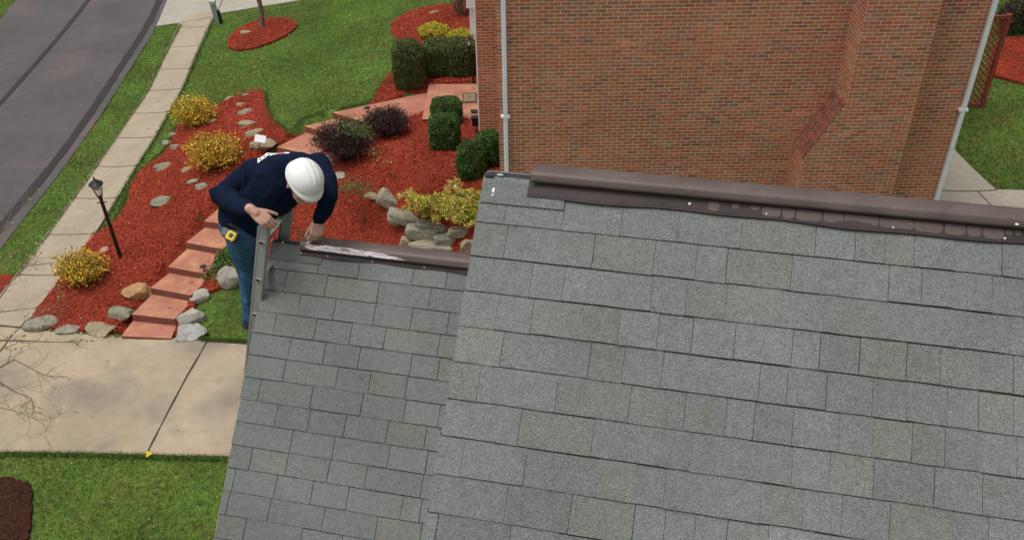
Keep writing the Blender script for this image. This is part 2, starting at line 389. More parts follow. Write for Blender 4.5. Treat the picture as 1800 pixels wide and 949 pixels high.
BED = [(47,578),(58,556),(71,540),(101,499),(139,446),(165,415),(190,400),(205,388),(225,360),(229,330),(240,310),(262,290),(285,278),(300,257),(305,235),(320,215),(345,203),(370,195),(410,172),(440,162),(465,161),(467,190),(480,215),(510,240),(535,236),(560,222),(600,214),(640,195),(752,170),(840,215),(846,240),(880,300),(900,480),(640,500),(440,470),(428,492),(395,506),(352,520),(342,545),(332,575),(318,598),(300,595),(215,591),(150,586)]
BED2 = [(640,196),(657,180),(660,166),(672,146),(690,126),(700,105),(699,72),(685,52),(690,42),(702,33),(721,21),(760,13),(800,9),(860,4),(900,10),(930,60),(900,150),(845,160),(752,170)]
RING = [(399,82),(402,68),(422,50),(457,36),(499,32),(521,40),(523,49),(508,62),(474,78),(440,89),(408,90)]
DBED = [(-250,832),(0,840),(25,843),(47,848),(57,860),(58,890),(53,925),(46,960),(38,1010),(-60,1060),(-250,1000)]
CBED = [(-80,640),(-60,575),(-25,520),(0,488),(14,482),(24,488),(12,504),(-12,536),(-40,570)]
RBED = [(1728,180),(1737,135),(1770,141),(1830,158),(1920,190),(1920,60),(1830,66),(1762,68),(1740,90)]
RCONC = [(1560,480),(1600,330),(1660,230),(1680,268),(1712,300),(1750,335),(1800,336),(1960,338),(1960,480)]
W = {}
for nm, pl, sm in [('road',ROAD,1),('side',SIDEWALK,1),('drive',DRIVE,0),('drive2',DRIVE2,0),('bed',BED,1),('bed2',BED2,2),('ring',RING,2),('dbed',DBED,2),('cbed',CBED,1),('rbed',RBED,1),('rconc',RCONC,0)]:
    q = G2(pl); W[nm] = smoothpoly(q, sm) if sm else q

# --- one sheet of ground out to the horizon
def axis(a, b, st, far):
    mid = list(np.arange(a, b+1e-6, st)); lo, hi, d = [], [], st
    x = a
    while x > -far: d *= 1.35; x -= d; lo.append(x)
    x = b; d = st
    while x < far: d *= 1.35; x += d; hi.append(x)
    return np.array(lo[::-1]+mid+hi)
XS = axis(-26, 20, .3, 700); YS = axis(-6, 62, .3, 700)
gx, gy = np.meshgrid(XS, YS); Z = terr(gx.ravel(), gy.ravel())
Z = Z - .02
# the sheet dips under the surfaces laid on it
for k_, dz in (('road', .05), ('drive', .04), ('side', .04), ('bed', .03)):
    Z[inpoly(gx.ravel(), gy.ravel(), W[k_])] -= dz
nx, ny = len(XS), len(YS)
idx = np.arange(nx*ny).reshape(ny, nx)
fs = np.stack([idx[:-1, :-1], idx[:-1, 1:], idx[1:, 1:], idx[1:, :-1]], -1).reshape(-1, 4)
me = bpy.data.meshes.new('lawn'); me.from_pydata(np.stack([gx.ravel(), gy.ravel(), Z], 1).tolist(), [], fs.tolist()); me.materials.append(MT['lawn'])
me.polygons.foreach_set('use_smooth', [True]*len(me.polygons)); tag(link('lawn', me), kind='structure')

drape('road', W['road'], -.01, MT['asphalt'], step=.5)
drape('pavement', W['side'], .03, MT['conc2'], jit=.01)
drape('driveway', W['drive'], .025, MT['conc'])
drape('driveway', W['drive2'], .02, MT['concg'])
drape('garden_bed', W['bed'], .05, MT['mulch'], jit=.045, step=.25, extra=lambda x, y: np.array([.03*noise.noise(Vector((a*1.6, b*1.6, 0))) for a, b in zip(x, y)]))
drape('garden_bed', W['bed2'], .05, MT['mulch'], jit=.03, step=.3)
drape('garden_bed', W['ring'], .05, MT['mulch'], jit=.03)
drape('garden_bed', W['cbed'], .04, MT['mulch'], jit=.03)
drape('garden_bed', W['rbed'], .05, MT['mulch'], jit=.03)
drape('garden_bed', W['dbed'], .04, MT['dmulch'], jit=.03)
drape('back_path', W['rconc'], .03, MT['concg'])

# painted/tar strips and joints laid on the slabs
def strip(name, pxs, width, off, m, step=.3, wob=.0):
    pts = [np.array(G(*p)[:2]) for p in pxs]; q = []
    for a, b in zip(pts[:-1], pts[1:]):
        n = max(1, int(np.linalg.norm(b-a)/step)); q += [a+(b-a)*k/n for k in range(n)]
    q.append(pts[-1]); L, Rr = [], []
    for i, p in enumerate(q):
        d = q[min(i+1, len(q)-1)]-q[max(i-1, 0)]; d /= np.linalg.norm(d)+1e-9; nrm = np.array([-d[1], d[0]])
        ww = width*(1+random.uniform(-wob, wob))/2; L.append(p+nrm*ww); Rr.append(p-nrm*ww)
    mb = MB(); A = L+Rr; z = terr([p[0] for p in A], [p[1] for p in A])+off; n = len(q)
    mb.add([(p[0], p[1], zz) for p, zz in zip(A, z)], [(i, i+n, i+n+1, i+1) for i in range(n-1)])
    o = mb.build(name, m); tag(o, kind='structure'); 
    # make sure it faces up
    me = o.data; me.flip_normals() if me.polygons[0].normal.z < 0 else None
    return o
def chaik(pts, it=2):
    for _ in range(it):
        q = [pts[0]]
        for a, b in zip(pts[:-1], pts[1:]): q += [(a[0]*.75+b[0]*.25, a[1]*.75+b[1]*.25), (a[0]*.25+b[0]*.75, a[1]*.25+b[1]*.75)]
        pts = q+[pts[-1]]
    return pts
strip('road_seam', chaik([(176,-30),(156,0),(95,76),(0,182),(-70,262)]), .17, .005, MT['tar'], wob=.12)
strip('road_seam', chaik([(296,-40),(281,0),(259,47),(221,104),(190,152),(139,228),(85,300),(30,365),(-10,412),(-80,500)]), .26, .005, MT['tar'], wob=.15)
for a, b in [((308,49),(372,49)),((300,85),(352,82)),((279,124),(338,122)),((256,161),(322,158)),((233,201),(301,198)),((203,244),(268,243)),((168,294),(240,293)),((130,350),(206,350)),((85,414),(161,413)),((32,485),(105,486)),((-40,574),(45,577))]:
    strip('pavement_joint', [a, b], .022, .036, MT['joint'])
strip('driveway_joint', [(365,600),(330,661),(296,725),(258,800)], .035, .031, MT['joint'], wob=.5)
strip('driveway_joint', [(0,574),(45,578),(150,588),(215,592),(300,597),(365,601),(440,606)], .05, .031, MT['joint'], wob=.6)
strip('driveway_joint', [(318,41.5),(375,31.5)], .04, .034, MT['joint'], wob=.4)
strip('driveway_joint', [(378,28),(388,10),(396,-12)], .03, .027, MT['joint'])
strip('driveway_joint', [(455,13),(445,-20)], .03, .027, MT['joint'])
strip('back_path_joint', [(1630,335),(1752,336)], .03, .036, MT['joint'])
strip('back_path_joint', [(1716,337),(1745,366),(1765,386)], .03, .036, MT['joint'])
strip('pavement_joint', [(318,43),(262,157),(202,245),(170,292),(125,354),(83,414),(28,487),(0,518)], .07, .005, MT['joint'], wob=.4)

# --- the red concrete steps, walk and porch
mb = MB()
def slab(corners, h, th_=.32, over=0):
    b = [np.array(c) for c in corners]; n = len(b)
    vs = [(*c[:2], h) for c in b]+[(*c[:2], h-th_) for c in b]
    ar = sum(b[i][0]*b[(i+1) % n][1]-b[(i+1) % n][0]*b[i][1] for i in range(n))
    top = tuple(range(n)); 
    fs = [top] + [(i, i+n, (i+1) % n+n, (i+1) % n) for i in range(n)]
    if ar < 0: fs = [f[::-1] for f in fs]
    mb.add(vs, fs[:1], 0); mb.add(vs, fs[1:], 1)
for i, (l, r, h) in enumerate(STEPS):
    a, b = onZ(*l, h), onZ(*r, h)
    if i+1 < len(STEPS): l2, r2, h2 = STEPS[i+1]; c, d = onZ(*r2, h2), onZ(*l2, h2)
    else: c, d = onZ(*WALK_END[1], h), onZ(*WALK_END[0], h)
    f = np.array([c[0]-b[0], c[1]-b[1], 0]); f = f/np.linalg.norm(f)*(.12 if i+1 < len(STEPS) else .05)
    jx = .0 if i else 0
    slab([a, b, c+f, d+f], h)
slab([onZ(742,210,PORCH_H), onZ(880,208,PORCH_H), onZ(880,148,PORCH_H), onZ(754,148,PORCH_H)], PORCH_H)
tag(mb.build('path', [MT['redc'], MT['redc2']]), kind='structure')

# --- grass blades and mulch chips: too many to count
def region_points(n, x0, x1, y0, y1, inc, exc):
    x = RNG.uniform(x0, x1, n); y = RNG.uniform(y0, y1, n); k = np.ones(n, bool)
    if inc: k &= np.any([inpoly(x, y, p) for p in inc], axis=0)
    for p in exc: k &= ~inpoly(x, y, p)
    return x[k], y[k]
def visible(x, y, z, m=30):
    q = np.stack([x, y, z], 1)-CAM; zz = q@F_; u = CX+FPX*(q@R_)/zz; v = CY-FPX*(q@U_)/zz
    return (u > -m) & (u < 1800+m) & (v > -m) & (v < 949+m)
steppoly = []
for i in range(len(STEPS)-1):
    steppoly.append([tuple(onZ(*p, STEPS[i][2])[:2]) for p in (STEPS[i][0], STEPS[i][1])]+[tuple(onZ(*p, STEPS[i+1][2])[:2]) for p in (STEPS[i+1][1], STEPS[i+1][0])])
steppoly.append([tuple(onZ(*p, WALK_H)[:2]) for p in (STEPS[-1][0], STEPS[-1][1], WALK_END[1], WALK_END[0])])
PORCHP = [tuple(onZ(*p, PORCH_H)[:2]) for p in ((742,210),(880,208),(880,148),(754,148))]
HARD = [W[k] for k in ('road','side','drive','drive2','rconc')]+steppoly+[PORCHP]
BEDS = [W[k] for k in ('bed','bed2','ring','dbed','cbed','rbed')]
def blades(n, box_, exc, name, label, inc=None, hscale=1.0, tone=1.0):
    x, y = region_points(n, *box_, inc, exc); z = terr(x, y)-.02
    k = visible(x, y, z); x, y, z = x[k], y[k], z[k]; N = len(x)
    # clumpy tone from two scales of noise
    t = np.array([noise.noise(Vector((a*.55, b*.55, 3)))+.6*noise.noise(Vector((a*1.9, b*1.9, 8))) for a, b in zip(x, y)])
    t2 = np.array([noise.noise(Vector((a*4.5, b*4.5, 5))) for a, b in zip(x, y)])
    c = np.array([.112,.20,.040])[None]*(1+.5*t[:, None]+.35*t2[:, None])
    dry = (RNG.random(N) < .05+.16*np.clip(t2-.05, 0, 1)+.10*np.clip(-t, 0, 1)); c[dry] = vary((.22,.20,.07), dry.sum(), .3)
    yel = RNG.random(N) < .2; c[yel] *= np.array([1.5,1.3,.8])
    c[y < 12.2] *= np.array([1.0,.86,.8]); c *= (1+.16*np.clip(t, -1, 1))[:, None]*np.array([1,1,1.])
    c = np.clip(c*tone*np.exp(RNG.normal(0,.2,(N,1))), .005, 1)
    h = (.022+.028*RNG.random(N))*hscale*(1+.6*t2.clip(-.5, 1)); a = RNG.uniform(0, 2*math.pi, N); l = RNG.normal(0,.022,(N,2)); wd = .004+.008*RNG.random(N)
    B = np.stack([x, y, z], 1); d = np.stack([np.cos(a)*wd, np.sin(a)*wd, 0*a], 1); T = B+np.stack([l[:, 0], l[:, 1], h], 1)
    V = np.stack([B-d, B+d, T], 1).reshape(-1, 3)
    o = cards(name, V, 3, c, MT['grass']); tag(o, label, 'grass', kind='stuff'); return o
blades(900000, (-22, 3, 5, 40), HARD+BEDS, 'grass', 'short green spring grass of the lawns and verges')
blades(260000, (10, 22, 14, 34), HARD+BEDS, 'grass', 'short green grass of the yard right of the brick house', tone=.5)  # tree shade over this yard is painted into the darker blade colour
def chips(n, polys, exc, cols, name, label, size=.024, box_=(-12, 4, 8, 40)):
    x, y = region_points(n, *box_, polys, exc); z = terr(x, y)+.052+.01*RNG.random(len(x)); k = visible(x, y, z, 5); x, y, z = x[k], y[k], z[k]; N = len(x)
    C = np.stack([x, y, z+.008], 1); a = rnd_unit(N); a[:, 2] *= .45; a /= np.linalg.norm(a, axis=1)[:, None]
    b = np.cross(a, np.array([0, 0, 1.])+rnd_unit(N)*.5); b /= np.linalg.norm(b, axis=1)[:, None]
    s = (size*(.5+RNG.random(N)))[:, None]; w_ = s*(.16+.2*RNG.random((N, 1)))
    V = np.stack([C-a*s-b*w_, C+a*s-b*w_, C+a*s+b*w_, C-a*s+b*w_], 1).reshape(-1, 3)
    ci = RNG.integers(0, len(cols), N); fd = np.array([noise.noise(Vector((a*.9, b*.9, 2)))+.5*noise.noise(Vector((a*3.5, b*3.5, 2))) for a, b in zip(x, y)])[:, None]; c = np.array(cols)[ci]*np.exp(RNG.normal(0,.22,(N,1)))*(1+.32*fd)
    o = cards(name, V, 4, np.clip(c, 0, 1), MT['chips']); tag(o, label, 'mulch', kind='stuff'); return o
RC = [(.35,.054,.027),(.30,.043,.023),(.38,.068,.034),(.26,.038,.021),(.34,.05,.026),(.34,.08,.045)]
chips(450000, BEDS[:3], steppoly+[PORCHP], RC, 'wood_chips', 'red wood chips covering the garden beds')
chips(60000, [W['rbed']], [], RC, 'wood_chips', 'red wood chips of the bed behind the lattice', box_=(12, 22, 18, 32))
chips(60000, [W['dbed']], [], [(.07,.028,.02),(.05,.02,.014),(.09,.04,.03)], 'wood_chips', 'dark brown wood chips of the bed in the near lawn')
# fringe where turf leans over the concrete
def fringe(pxs, name, label, n=2500, spread=.05, h=.07):
    pts = np.array([G(*p)[:2] for p in pxs]); seg = np.linalg.norm(np.diff(pts, axis=0), axis=1); cum = np.concatenate([[0], np.cumsum(seg)])
    t = RNG.random(n)*cum[-1]; x = np.interp(t, cum, pts[:, 0])+RNG.normal(0, spread, n); y = np.interp(t, cum, pts[:, 1])+RNG.normal(0, spread, n)
    z = terr(x, y)+.01; a = RNG.uniform(0, 6.28, n); wd = .006; hh = h*(.5+RNG.random(n))
    B = np.stack([x, y, z], 1); d = np.stack([np.cos(a)*wd, np.sin(a)*wd, 0*a], 1); T = B+np.stack([RNG.normal(0,.03,n), RNG.normal(0,.03,n), hh], 1)
    V = np.stack([B-d, B+d, T], 1).reshape(-1, 3); tag(cards(name, V, 3, vary((.11,.18,.04), n, .3), MT['grass']), label, 'grass', kind='stuff')
fringe([(0,798),(120,799),(263,802),(400,806)], 'grass', 'grass fringe leaning over the near edge of the driveway', 4500, .03, .045)
fringe([(318,46),(262,160),(202,248),(170,295),(83,417),(28,490)], 'grass', 'grass fringe along the street side of the pavement', 7000, .03)
fringe([(375,35),(322,158),(269,253),(243,293),(188,383)], 'grass', 'grass fringe along the lawn side of the pavement', 5000, .035)
fringe([(466,163),(468,190),(480,215),(510,240),(535,222),(585,199),(658,179),(662,163),(693,130)], 'grass', 'grass fringe along the lawn edge of the red bed and walk', 5000, .04)
fringe([(320,215),(305,235),(300,257),(262,290),(240,310),(229,330),(205,388),(165,415)], 'grass', 'grass fringe along the pavement side of the red bed', 3500, .04)
fringe([(352,598),(435,602)], 'grass', 'grass fringe at the foot of the garden beside the driveway', 1500, .03)

# flecks of leaf litter blown over grass and mulch
def flecks(n, polys_exc, name, label, cols, box_, size):
    x, y = region_points(n, *box_, None, polys_exc); z = terr(x, y)+.045; k = visible(x, y, z, 5); x, y, z = x[k], y[k], z[k]; N = len(x)
    tag(cards(name, leaf_quads(np.stack([x, y, z], 1), size, .7, .7), 4, np.array(cols)[RNG.integers(0, len(cols), N)]*np.exp(RNG.normal(0,.3,(N,1))), MT['leaf']), label, 'leaf litter', kind='stuff')
flecks(3800, HARD, 'leaf_litter', 'small dry leaves and petals scattered over grass and mulch', [(.42,.33,.18),(.5,.42,.25),(.3,.2,.1),(.55,.45,.1)], (-20, 3, 6, 38), .035)
flecks(260, [], 'leaf_litter', 'a few small dry leaves lying on the driveway, road and pavement', [(.35,.27,.15),(.5,.42,.25),(.2,.13,.07)], (-20, -3, 9, 30), .04)

# ================================================================ HOUSE NEXT DOOR (brick)
BR = [(.42,.145,.083),(.44,.17,.10),(.39,.13,.075),(.42,.185,.115),(.36,.13,.084),(.35,.15,.092),(.43,.165,.095),(.44,.15,.09),(.35,.165,.105),(.36,.19,.125)]
BD = [(.27,.145,.095),(.24,.14,.093),(.28,.155,.105),(.27,.12,.085)]
def bcol(x, z):
    t = noise.noise(Vector((x*.8, z*1.6, 1)))
    dk = random.random() < .07+.12*max(0, t)
    c = np.array(random.choice(BD if dk else BR)); return tuple(np.minimum(c*np.array([1.08,1.08,1.10])*math.exp(random.gauss(0, .08)), .6))
BH, BL, BM = .0677, .2032, .0125
def brickface(mb, o, du, n, z0, z1, x0f, x1f, out=.0025, phase=0):
    """o: point at u=0,z=0; bricks between x0f(z) and x1f(z); n: outward normal; mortar face lies on o"""
    du = np.array(du); n = np.array(n); k0 = int(math.floor(z0/BH)); k = k0
    while k*BH < z1:
        z = k*BH; a, b = x0f(z+BH/2), x1f(z+BH/2); off = ((k+phase) % 2)*BL/2
        i = math.floor((a-off)/BL)
        while i*BL+off < b:
            p, q = max(a, i*BL+off), min(b, (i+1)*BL+off); i += 1
            if q-p < .03: continue
            pp = p+(BM/2 if p > a else 0); qq = q-(BM/2 if q < b else 0)
            e = out+random.uniform(-.001, .0015)
            mb.box(o+du*pp+np.array([0, 0, z+BM/2]), du*(qq-pp), n*e, np.array([0, 0, BH-BM]), 0, bcol(p+o[1], z))
        k += 1
NY = 15.5
XL, XR = -.2, float(onY(1748,0,NY)[0])
gb = float(th(2, 16))-.6
HZ = 8.6
house = thing('brick_house', (XL, NY, 1.2), 'two storey red brick house with a chimney and white downspouts beyond the grey roofs', 'house')
# solid walls (mortar coloured), set back 4 mm behind the brick faces
def wallbox(x0, x1, y0, y1, z0, z1, name='wall'):
    mb = MB(); mb.box((x0, y0, z0), (x1-x0, 0, 0), (0, y1-y0, 0), (0, 0, z1-z0)); return mb
mb = MB(); mb.box((XL, NY, -.5), (XR-XL, 0, 0), (0, 9.0, 0), (0, 0, HZ+.5), 1)
# gable above
mx = (XL+XR)/2
gz1 = HZ+2.6
mb.add([(XL, NY, HZ), (XR, NY, HZ), (mx, NY, gz1), (XL, NY+9, HZ), (XR, NY+9, HZ), (mx, NY+9, gz1)], [(0,1,2), (5,4,3)], 1)
brickface(mb, np.array([XL, NY, 0.]), (1,0,0), (0,-1,0), 1.2, HZ+2.5, lambda z: 0 if z < HZ else (z-HZ)/2.6*(mx-XL), lambda z: XR-XL if z < HZ else XR-XL-(z-HZ)/2.6*(mx-XL))
brickface(mb, np.array([XL, NY+9, 0.]), (0,-1,0), (-1,0,0), 1.4, HZ, lambda z: 0, lambda z: 9.0, phase=1)
brickface(mb, np.array([XR, NY, 0.]), (0,1,0), (1,0,0), .9, HZ, lambda z: 0, lambda z: 9.0, phase=1)
mb.build('wall', [MT['brick'], MT['mortar']], house)
# front wing set further back, its corner shows left of the main wall
WX0 = float(onY(839, 100, 19.0)[0]); WY = 19.0
mb = MB(); mb.box((WX0, WY, -.2), (XL-WX0+.3, 0, 0), (0, 4.5, 0), (0, 0, HZ+.2), 1)
brickface(mb, np.array([WX0, WY, 0.]), (1,0,0), (0,-1,0), 1.6, HZ, lambda z: 0, lambda z: XL-WX0+.02)
brickface(mb, np.array([WX0, WY+4.5, 0.]), (0,-1,0), (-1,0,0), 1.6, HZ, lambda z: 0, lambda z: 4.5, phase=1)
mb.build('front_wing', [MT['brick'], MT['mortar']], house)
# roof (above the picture)
mb = MB(); ov = .35
for sx, xe in ((-1, XL-ov), (1, XR+ov)):
    a = np.array([xe, NY-.3, HZ-.2]); b = np.array([mx, NY-.3, gz1+.03]); d = np.array([0, 9.6, 0]); t = np.array([0, 0, .16])
    mb.box(a if sx < 0 else b, (b-a) if sx < 0 else (a-b), d, t)
mb.build('roof', MT['dark'] if False else MT['asphalt'], house)
mb = MB(); mb.box((WX0-.3, WY-.3, HZ+.01), (XL-WX0+.28, 0, 0), (0, 5.1, 0), (0, 0, .16)); mb.build('wing_roof', MT['asphalt'], house)
# chimney: projects towards the camera, with a sloping shoulder on its left
pj = .62; CY0 = NY-pj
def wx(px, py): p = onY(px, py, CY0); return p[0], p[2]
xu, _ = wx(1526, 0); xu2, _ = wx(1509, 93); XU = (xu+xu2)/2
XLW = wx(1408, 300)[0]; XR2 = (wx(1655, 0)[0]+wx(1571, 345)[0])/2
zt = wx(1489, 183)[1]; zb = wx(1411, 278)[1]
lf = lambda z: XU if z > zt else (XLW if z < zb else XLW+(XU-XLW)*(z-zb)/(zt-zb))
mb = MB()
zs = [-.2, zb, zt, HZ+3.5]; xs = [XLW, XLW, XU, XU]
vs = [(x, CY0, z) for x, z in zip(xs, zs)]+[(XR2, CY0, z) for z in zs]+[(x, NY-.0005, z) for x, z in zip(xs, zs)]+[(XR2, NY-.0005, z) for z in zs]
fs = []
for i in range(3): fs += [(i, i+4, i+5, i+1), (i+8, i, i+1, i+9), (i+4, i+12, i+13, i+5)]
fs.append((3, 7, 15, 11))
mb.add(vs, fs, 1)
brickface(mb, np.array([0, CY0, 0.]), (1,0,0), (0,-1,0), 1.0, HZ+3.5, lf, lambda z: XR2)
brickface(mb, np.array([XR2, CY0, 0.]), (0,1,0), (1,0,0), 1.0, HZ+3.5, lambda z: 0, lambda z: pj, phase=1)
brickface(mb, np.array([XU, NY, 0.]), (0,-1,0), (-1,0,0), zt, HZ+3.5, lambda z: 0, lambda z: pj, phase=1)
brickface(mb, np.array([XLW, NY, 0.]), (0,-1,0), (-1,0,0), 1.0, zb-.05, lambda z: 0, lambda z: pj, phase=1)
# shoulder: rowlock bricks laid up the slope
sv = np.array([XU-XLW, 0, zt-zb]); sl_ = np.linalg.norm(sv); su = sv/sl_; sn = np.array([-su[2], 0, su[0]])
k = int(sl_/.0677)
for i in range(k):
    base = np.array([XLW, 0, zb])+su*(i*sl_/k+.005)
    y = CY0-.008
    while y < NY-.01:
        L_ = min(.203, NY-y); e = random.uniform(.012, .03)
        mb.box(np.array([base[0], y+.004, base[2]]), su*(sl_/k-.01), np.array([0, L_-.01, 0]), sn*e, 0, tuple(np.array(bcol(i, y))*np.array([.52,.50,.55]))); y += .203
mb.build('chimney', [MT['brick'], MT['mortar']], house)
# downspouts with brackets
def downspout(px0, px1, Y):
    a = onY(*px0, Y); b = onY(*px1, Y); x = (a[0]+b[0])/2; mb = MB(); wd = .085
    mb.box((x-wd/2, Y-.07, 1.0), (wd, 0, 0), (0, .062, 0), (0, 0, HZ-1.2)); mb.box((x-wd/2+.02, Y-.076, 1.0), (.02, 0, 0), (0, .006, 0), (0, 0, HZ-1.2)); mb.box((x+.008, Y-.076, 1.0), (.02, 0, 0), (0, .006, 0), (0, 0, HZ-1.2))
    o = mb.build('downspout', MT['white'], house)
    return o, x
d1, dx1 = downspout((885,0), (890,300), NY); d2, dx2 = downspout((1744,0), (1647,352), NY)
for (o, x, py) in ((d1, dx1, 203), (d2, dx2, 191)):
    p = onY(900 if x < 1 else 1690, py, NY); mb = MB(); mb.box((x-.085, NY-.079, p[2]-.03), (.17, 0, 0), (0, .074, 0), (0, 0, .05)); mb.build('bracket', MT['white'], o)
# white front trim seen edge-on at the far left corner
mb = MB()
mb.box((WX0-.03, WY+.02, 1.9), (.026, 0, 0), (0, .12, 0), (0, 0, HZ-2)); 
mb.build('corner_trim', MT['white'], house)
mb = MB(); ppt = onY(829, 30, WY+1.0)
zt0 = ppt[2]
mb.box((WX0-.16, WY+.6, zt0-.25), (.156, 0, 0), (0, 1.9, 0), (0, 0, 1.2)); mb.box((WX0-.22, WY+.55, zt0+.35), (.216, 0, 0), (0, 2.0, 0), (0, 0, .22)); mb.box((WX0-.10, WY+.65, zt0-.40), (.096, 0, 0), (0, 1.8, 0), (0, 0, .15))
mb.box((WX0-.035, WY+.7, 2.0), (.031, 0, 0), (0, .16, 0), (0, 0, zt0-2.4)); mb.box((WX0-.035, WY+2.24, 2.0), (.031, 0, 0), (0, .16, 0), (0, 0, zt0-2.4))
mb.build('door_surround', MT['white'], house)
mb = MB(); mb.box((WX0-.03, WY+.87, 2.0), (.026, 0, 0), (0, 1.36, 0), (0, 0, 2.1)); mb.build('door', MT['util'], house)

# ================================================================ OUR HOUSE: two grey roofs
RA = rad(12.65)
E_ = np.array([math.cos(RA), -math.sin(RA), 0]); Q_ = np.array([math.sin(RA), math.cos(RA), 0])
def upv(ph, s=1): return Q_*math.cos(ph)*s+np.array([0, 0, math.sin(ph)])
class Roof:
    def __init__(s, ref, z, ph, vr, u0):
        s.P0 = P(*ref, z); s.up = upv(ph); s.ph = ph; s.n = np.cross(E_, s.up); s.vr = vr; s.P0 = s.P0+E_*u0
    def pt(s, u, v, h=0): return s.P0+E_*u+s.up*v+s.n*h
    def uv(s, px, py): X = onplane(px, py, s.P0, s.n)-s.P0; return float(X@E_), float(X@s.up)
    def dn(s, u, t, h=0):      # far slope: distance t below the ridge
        r = s.pt(u, s.vr); d = -s.up+2*(s.up@np.array([0,0,1]))*0; far = Q_*math.cos(s.ph)-np.array([0,0,math.sin(s.ph)]); nn = np.cross(far, E_)*1.0
        nn = np.cross(E_, -far); nn = nn if nn[2] > 0 else -nn
        return r+far*t+nn*h
    def ridge(s, u): return s.pt(u, s.vr)
BIG = Roof((840,390), 3.688, rad(40.77), .215, 0.0045)
SML = Roof((470,471), 5.98, rad(43.05), .19, 0.005)
EXP = .143
BJ = {2:[(888,380),(989.5,388),(1092.5,386),(1193,396),(1303,410),(1433,423),(1502,438),(1555,439),(1605.5,441),(1677,448),(1759.5,455)],
 3:[(890,425),(1044,440),(1150,455),(1222,475),(1277,469),(1391,480),(1442,497),(1505.5,494),(1561,497),(1619,503),(1672,508),(1742,517)],
 4:[(934,490),(992,497),(1146,510),(1206,530),(1276,535),(1372,552),(1447,552),(1551,560),(1697,577),(1775,585)],
 5:[(874,545),(936.5,553),(1089,574),(1157,580),(1217,588),(1291,600),(1392,612),(1440,622),(1510,626),(1592.5,635),(1651.5,642),(1721,651),(1779,660)],
 6:[(883,611),(1036.5,632),(1096,640),(1164,650),(1334.5,672),(1383,680),(1452,686),(1533,697),(1593,705),(1663.5,710),(1719,715),(1780,718)],
 7:[(841.5,682),(978.5,691),(1107,709),(1203,727),(1276,733),(1325,740),(1393,749),(1473,759),(1532.5,767),(1602,776),(1660,784),(1719,794),(1786,802)],
 8:[(914,750),(1042,769),(1215,793),(1313,808),(1391.5,820),(1457,828),(1534.5,839),(1641,855),(1725.5,868)],
 9:[(814.5,802),(923.5,819),(1050.5,839),(1117,850),(1169,855),(1336,884),(1411,892),(1479,890),(1564,905),(1674,922),(1736,925)],
 10:[(890,886),(1002,903),(1114,917),(1169,918),(1221,927),(1278,933),(1350,945),(1430,955)],11:[(769.5,920),(897,940)]}
SJ = {0:[(560,474),(631,478),(726,487),(785,494)],1:[(503,494),(574,503),(665,514),(756,526)],2:[(527,536),(588.5,544),(659,552),(724,561),(788,569)],
 3:[(484,570),(555,579),(617,587),(677,594),(772,607)],4:[(509.5,614),(571,621),(632,629),(723,641)],5:[(501,651),(593,664),(650.6,672),(715,681),(790.7,690)],
 6:[(457,685),(548.5,698),(637,710),(712,722)],7:[(486,730),(544,739),(607.5,747),(681,760),(748.5,769)],8:[(513,775),(587,787),(684,802),(750.7,811)],
 9:[(442,806),(505,816),(578,828),(644,838),(742,855)],10:[(412,843),(485,856),(549,866),(611.6,876),(706.5,892)],11:[(401.6,884),(474,897),(569,911),(662,929),(740,940)],12:[(431,931),(531,940)]}
# colours of single tabs noted in the photograph: (roof, course, index) -> factor
def tabcol(u, v, mul):
    c = np.array([.168,.179,.173]); t = noise.noise(Vector((u*1.3+5, v*1.3, mul)))
    r = random.random()
    if r < .08: c = np.array([.176,.179,.165])
    elif r < .20: c = np.array([.171,.175,.166])
    elif r < .28: c = np.array([.167,.177,.171])
    return tuple(c*math.exp(random.gauss(0,.035))*(1+.08*t)*mul)
def tab(mb, pt, u0, u1, vb, vt, hb, th_, col):
    """one shingle tab; its butt edge at vb stands hb above the deck, its head at vt tucks under the next course"""
    nseg = max(1, int((u1-u0)/.06)); us = np.linspace(u0, u1, nseg+1)
    jb = [random.uniform(-.0012, .0012) for _ in us]
    hh = [random.uniform(-.0012, .0012) for _ in us]
    vs = []
    for u, a, h in zip(us, jb, hh): vs.append(pt(u, vb+a, hb+th_+h))
    for u in us: vs.append(pt(u, vt, .0035+th_*.4))
    for u, a in zip(us, jb): vs.append(pt(u, vb+a+.001, max(hb-.007, -.001)))
    n = nseg+1; k_ = len(mb.v)
    # shade below the next course's butt, painted into the tab as a dark strip
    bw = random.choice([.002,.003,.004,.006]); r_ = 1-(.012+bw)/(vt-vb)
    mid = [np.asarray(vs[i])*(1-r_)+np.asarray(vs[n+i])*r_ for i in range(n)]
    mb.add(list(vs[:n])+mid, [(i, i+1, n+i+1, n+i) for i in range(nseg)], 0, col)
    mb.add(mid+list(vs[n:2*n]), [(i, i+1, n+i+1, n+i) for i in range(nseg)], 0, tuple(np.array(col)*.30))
    mb.add(vs, [(2*n+i, 2*n+i+1, i+1, i) for i in range(nseg)], 1, (1, 1, 1.0001))
    a = [vs[0], vs[n], pt(u0, vt, 0), vs[2*n]]; mb.add(a, [(0, 1, 2, 3)], 0, tuple(np.array(col)*.8))
    a = [vs[n-1], vs[2*n-1], pt(u1, vt, 0), vs[3*n-1]]; mb.add(a, [(3, 2, 1, 0)], 0, tuple(np.array(col)*.8))
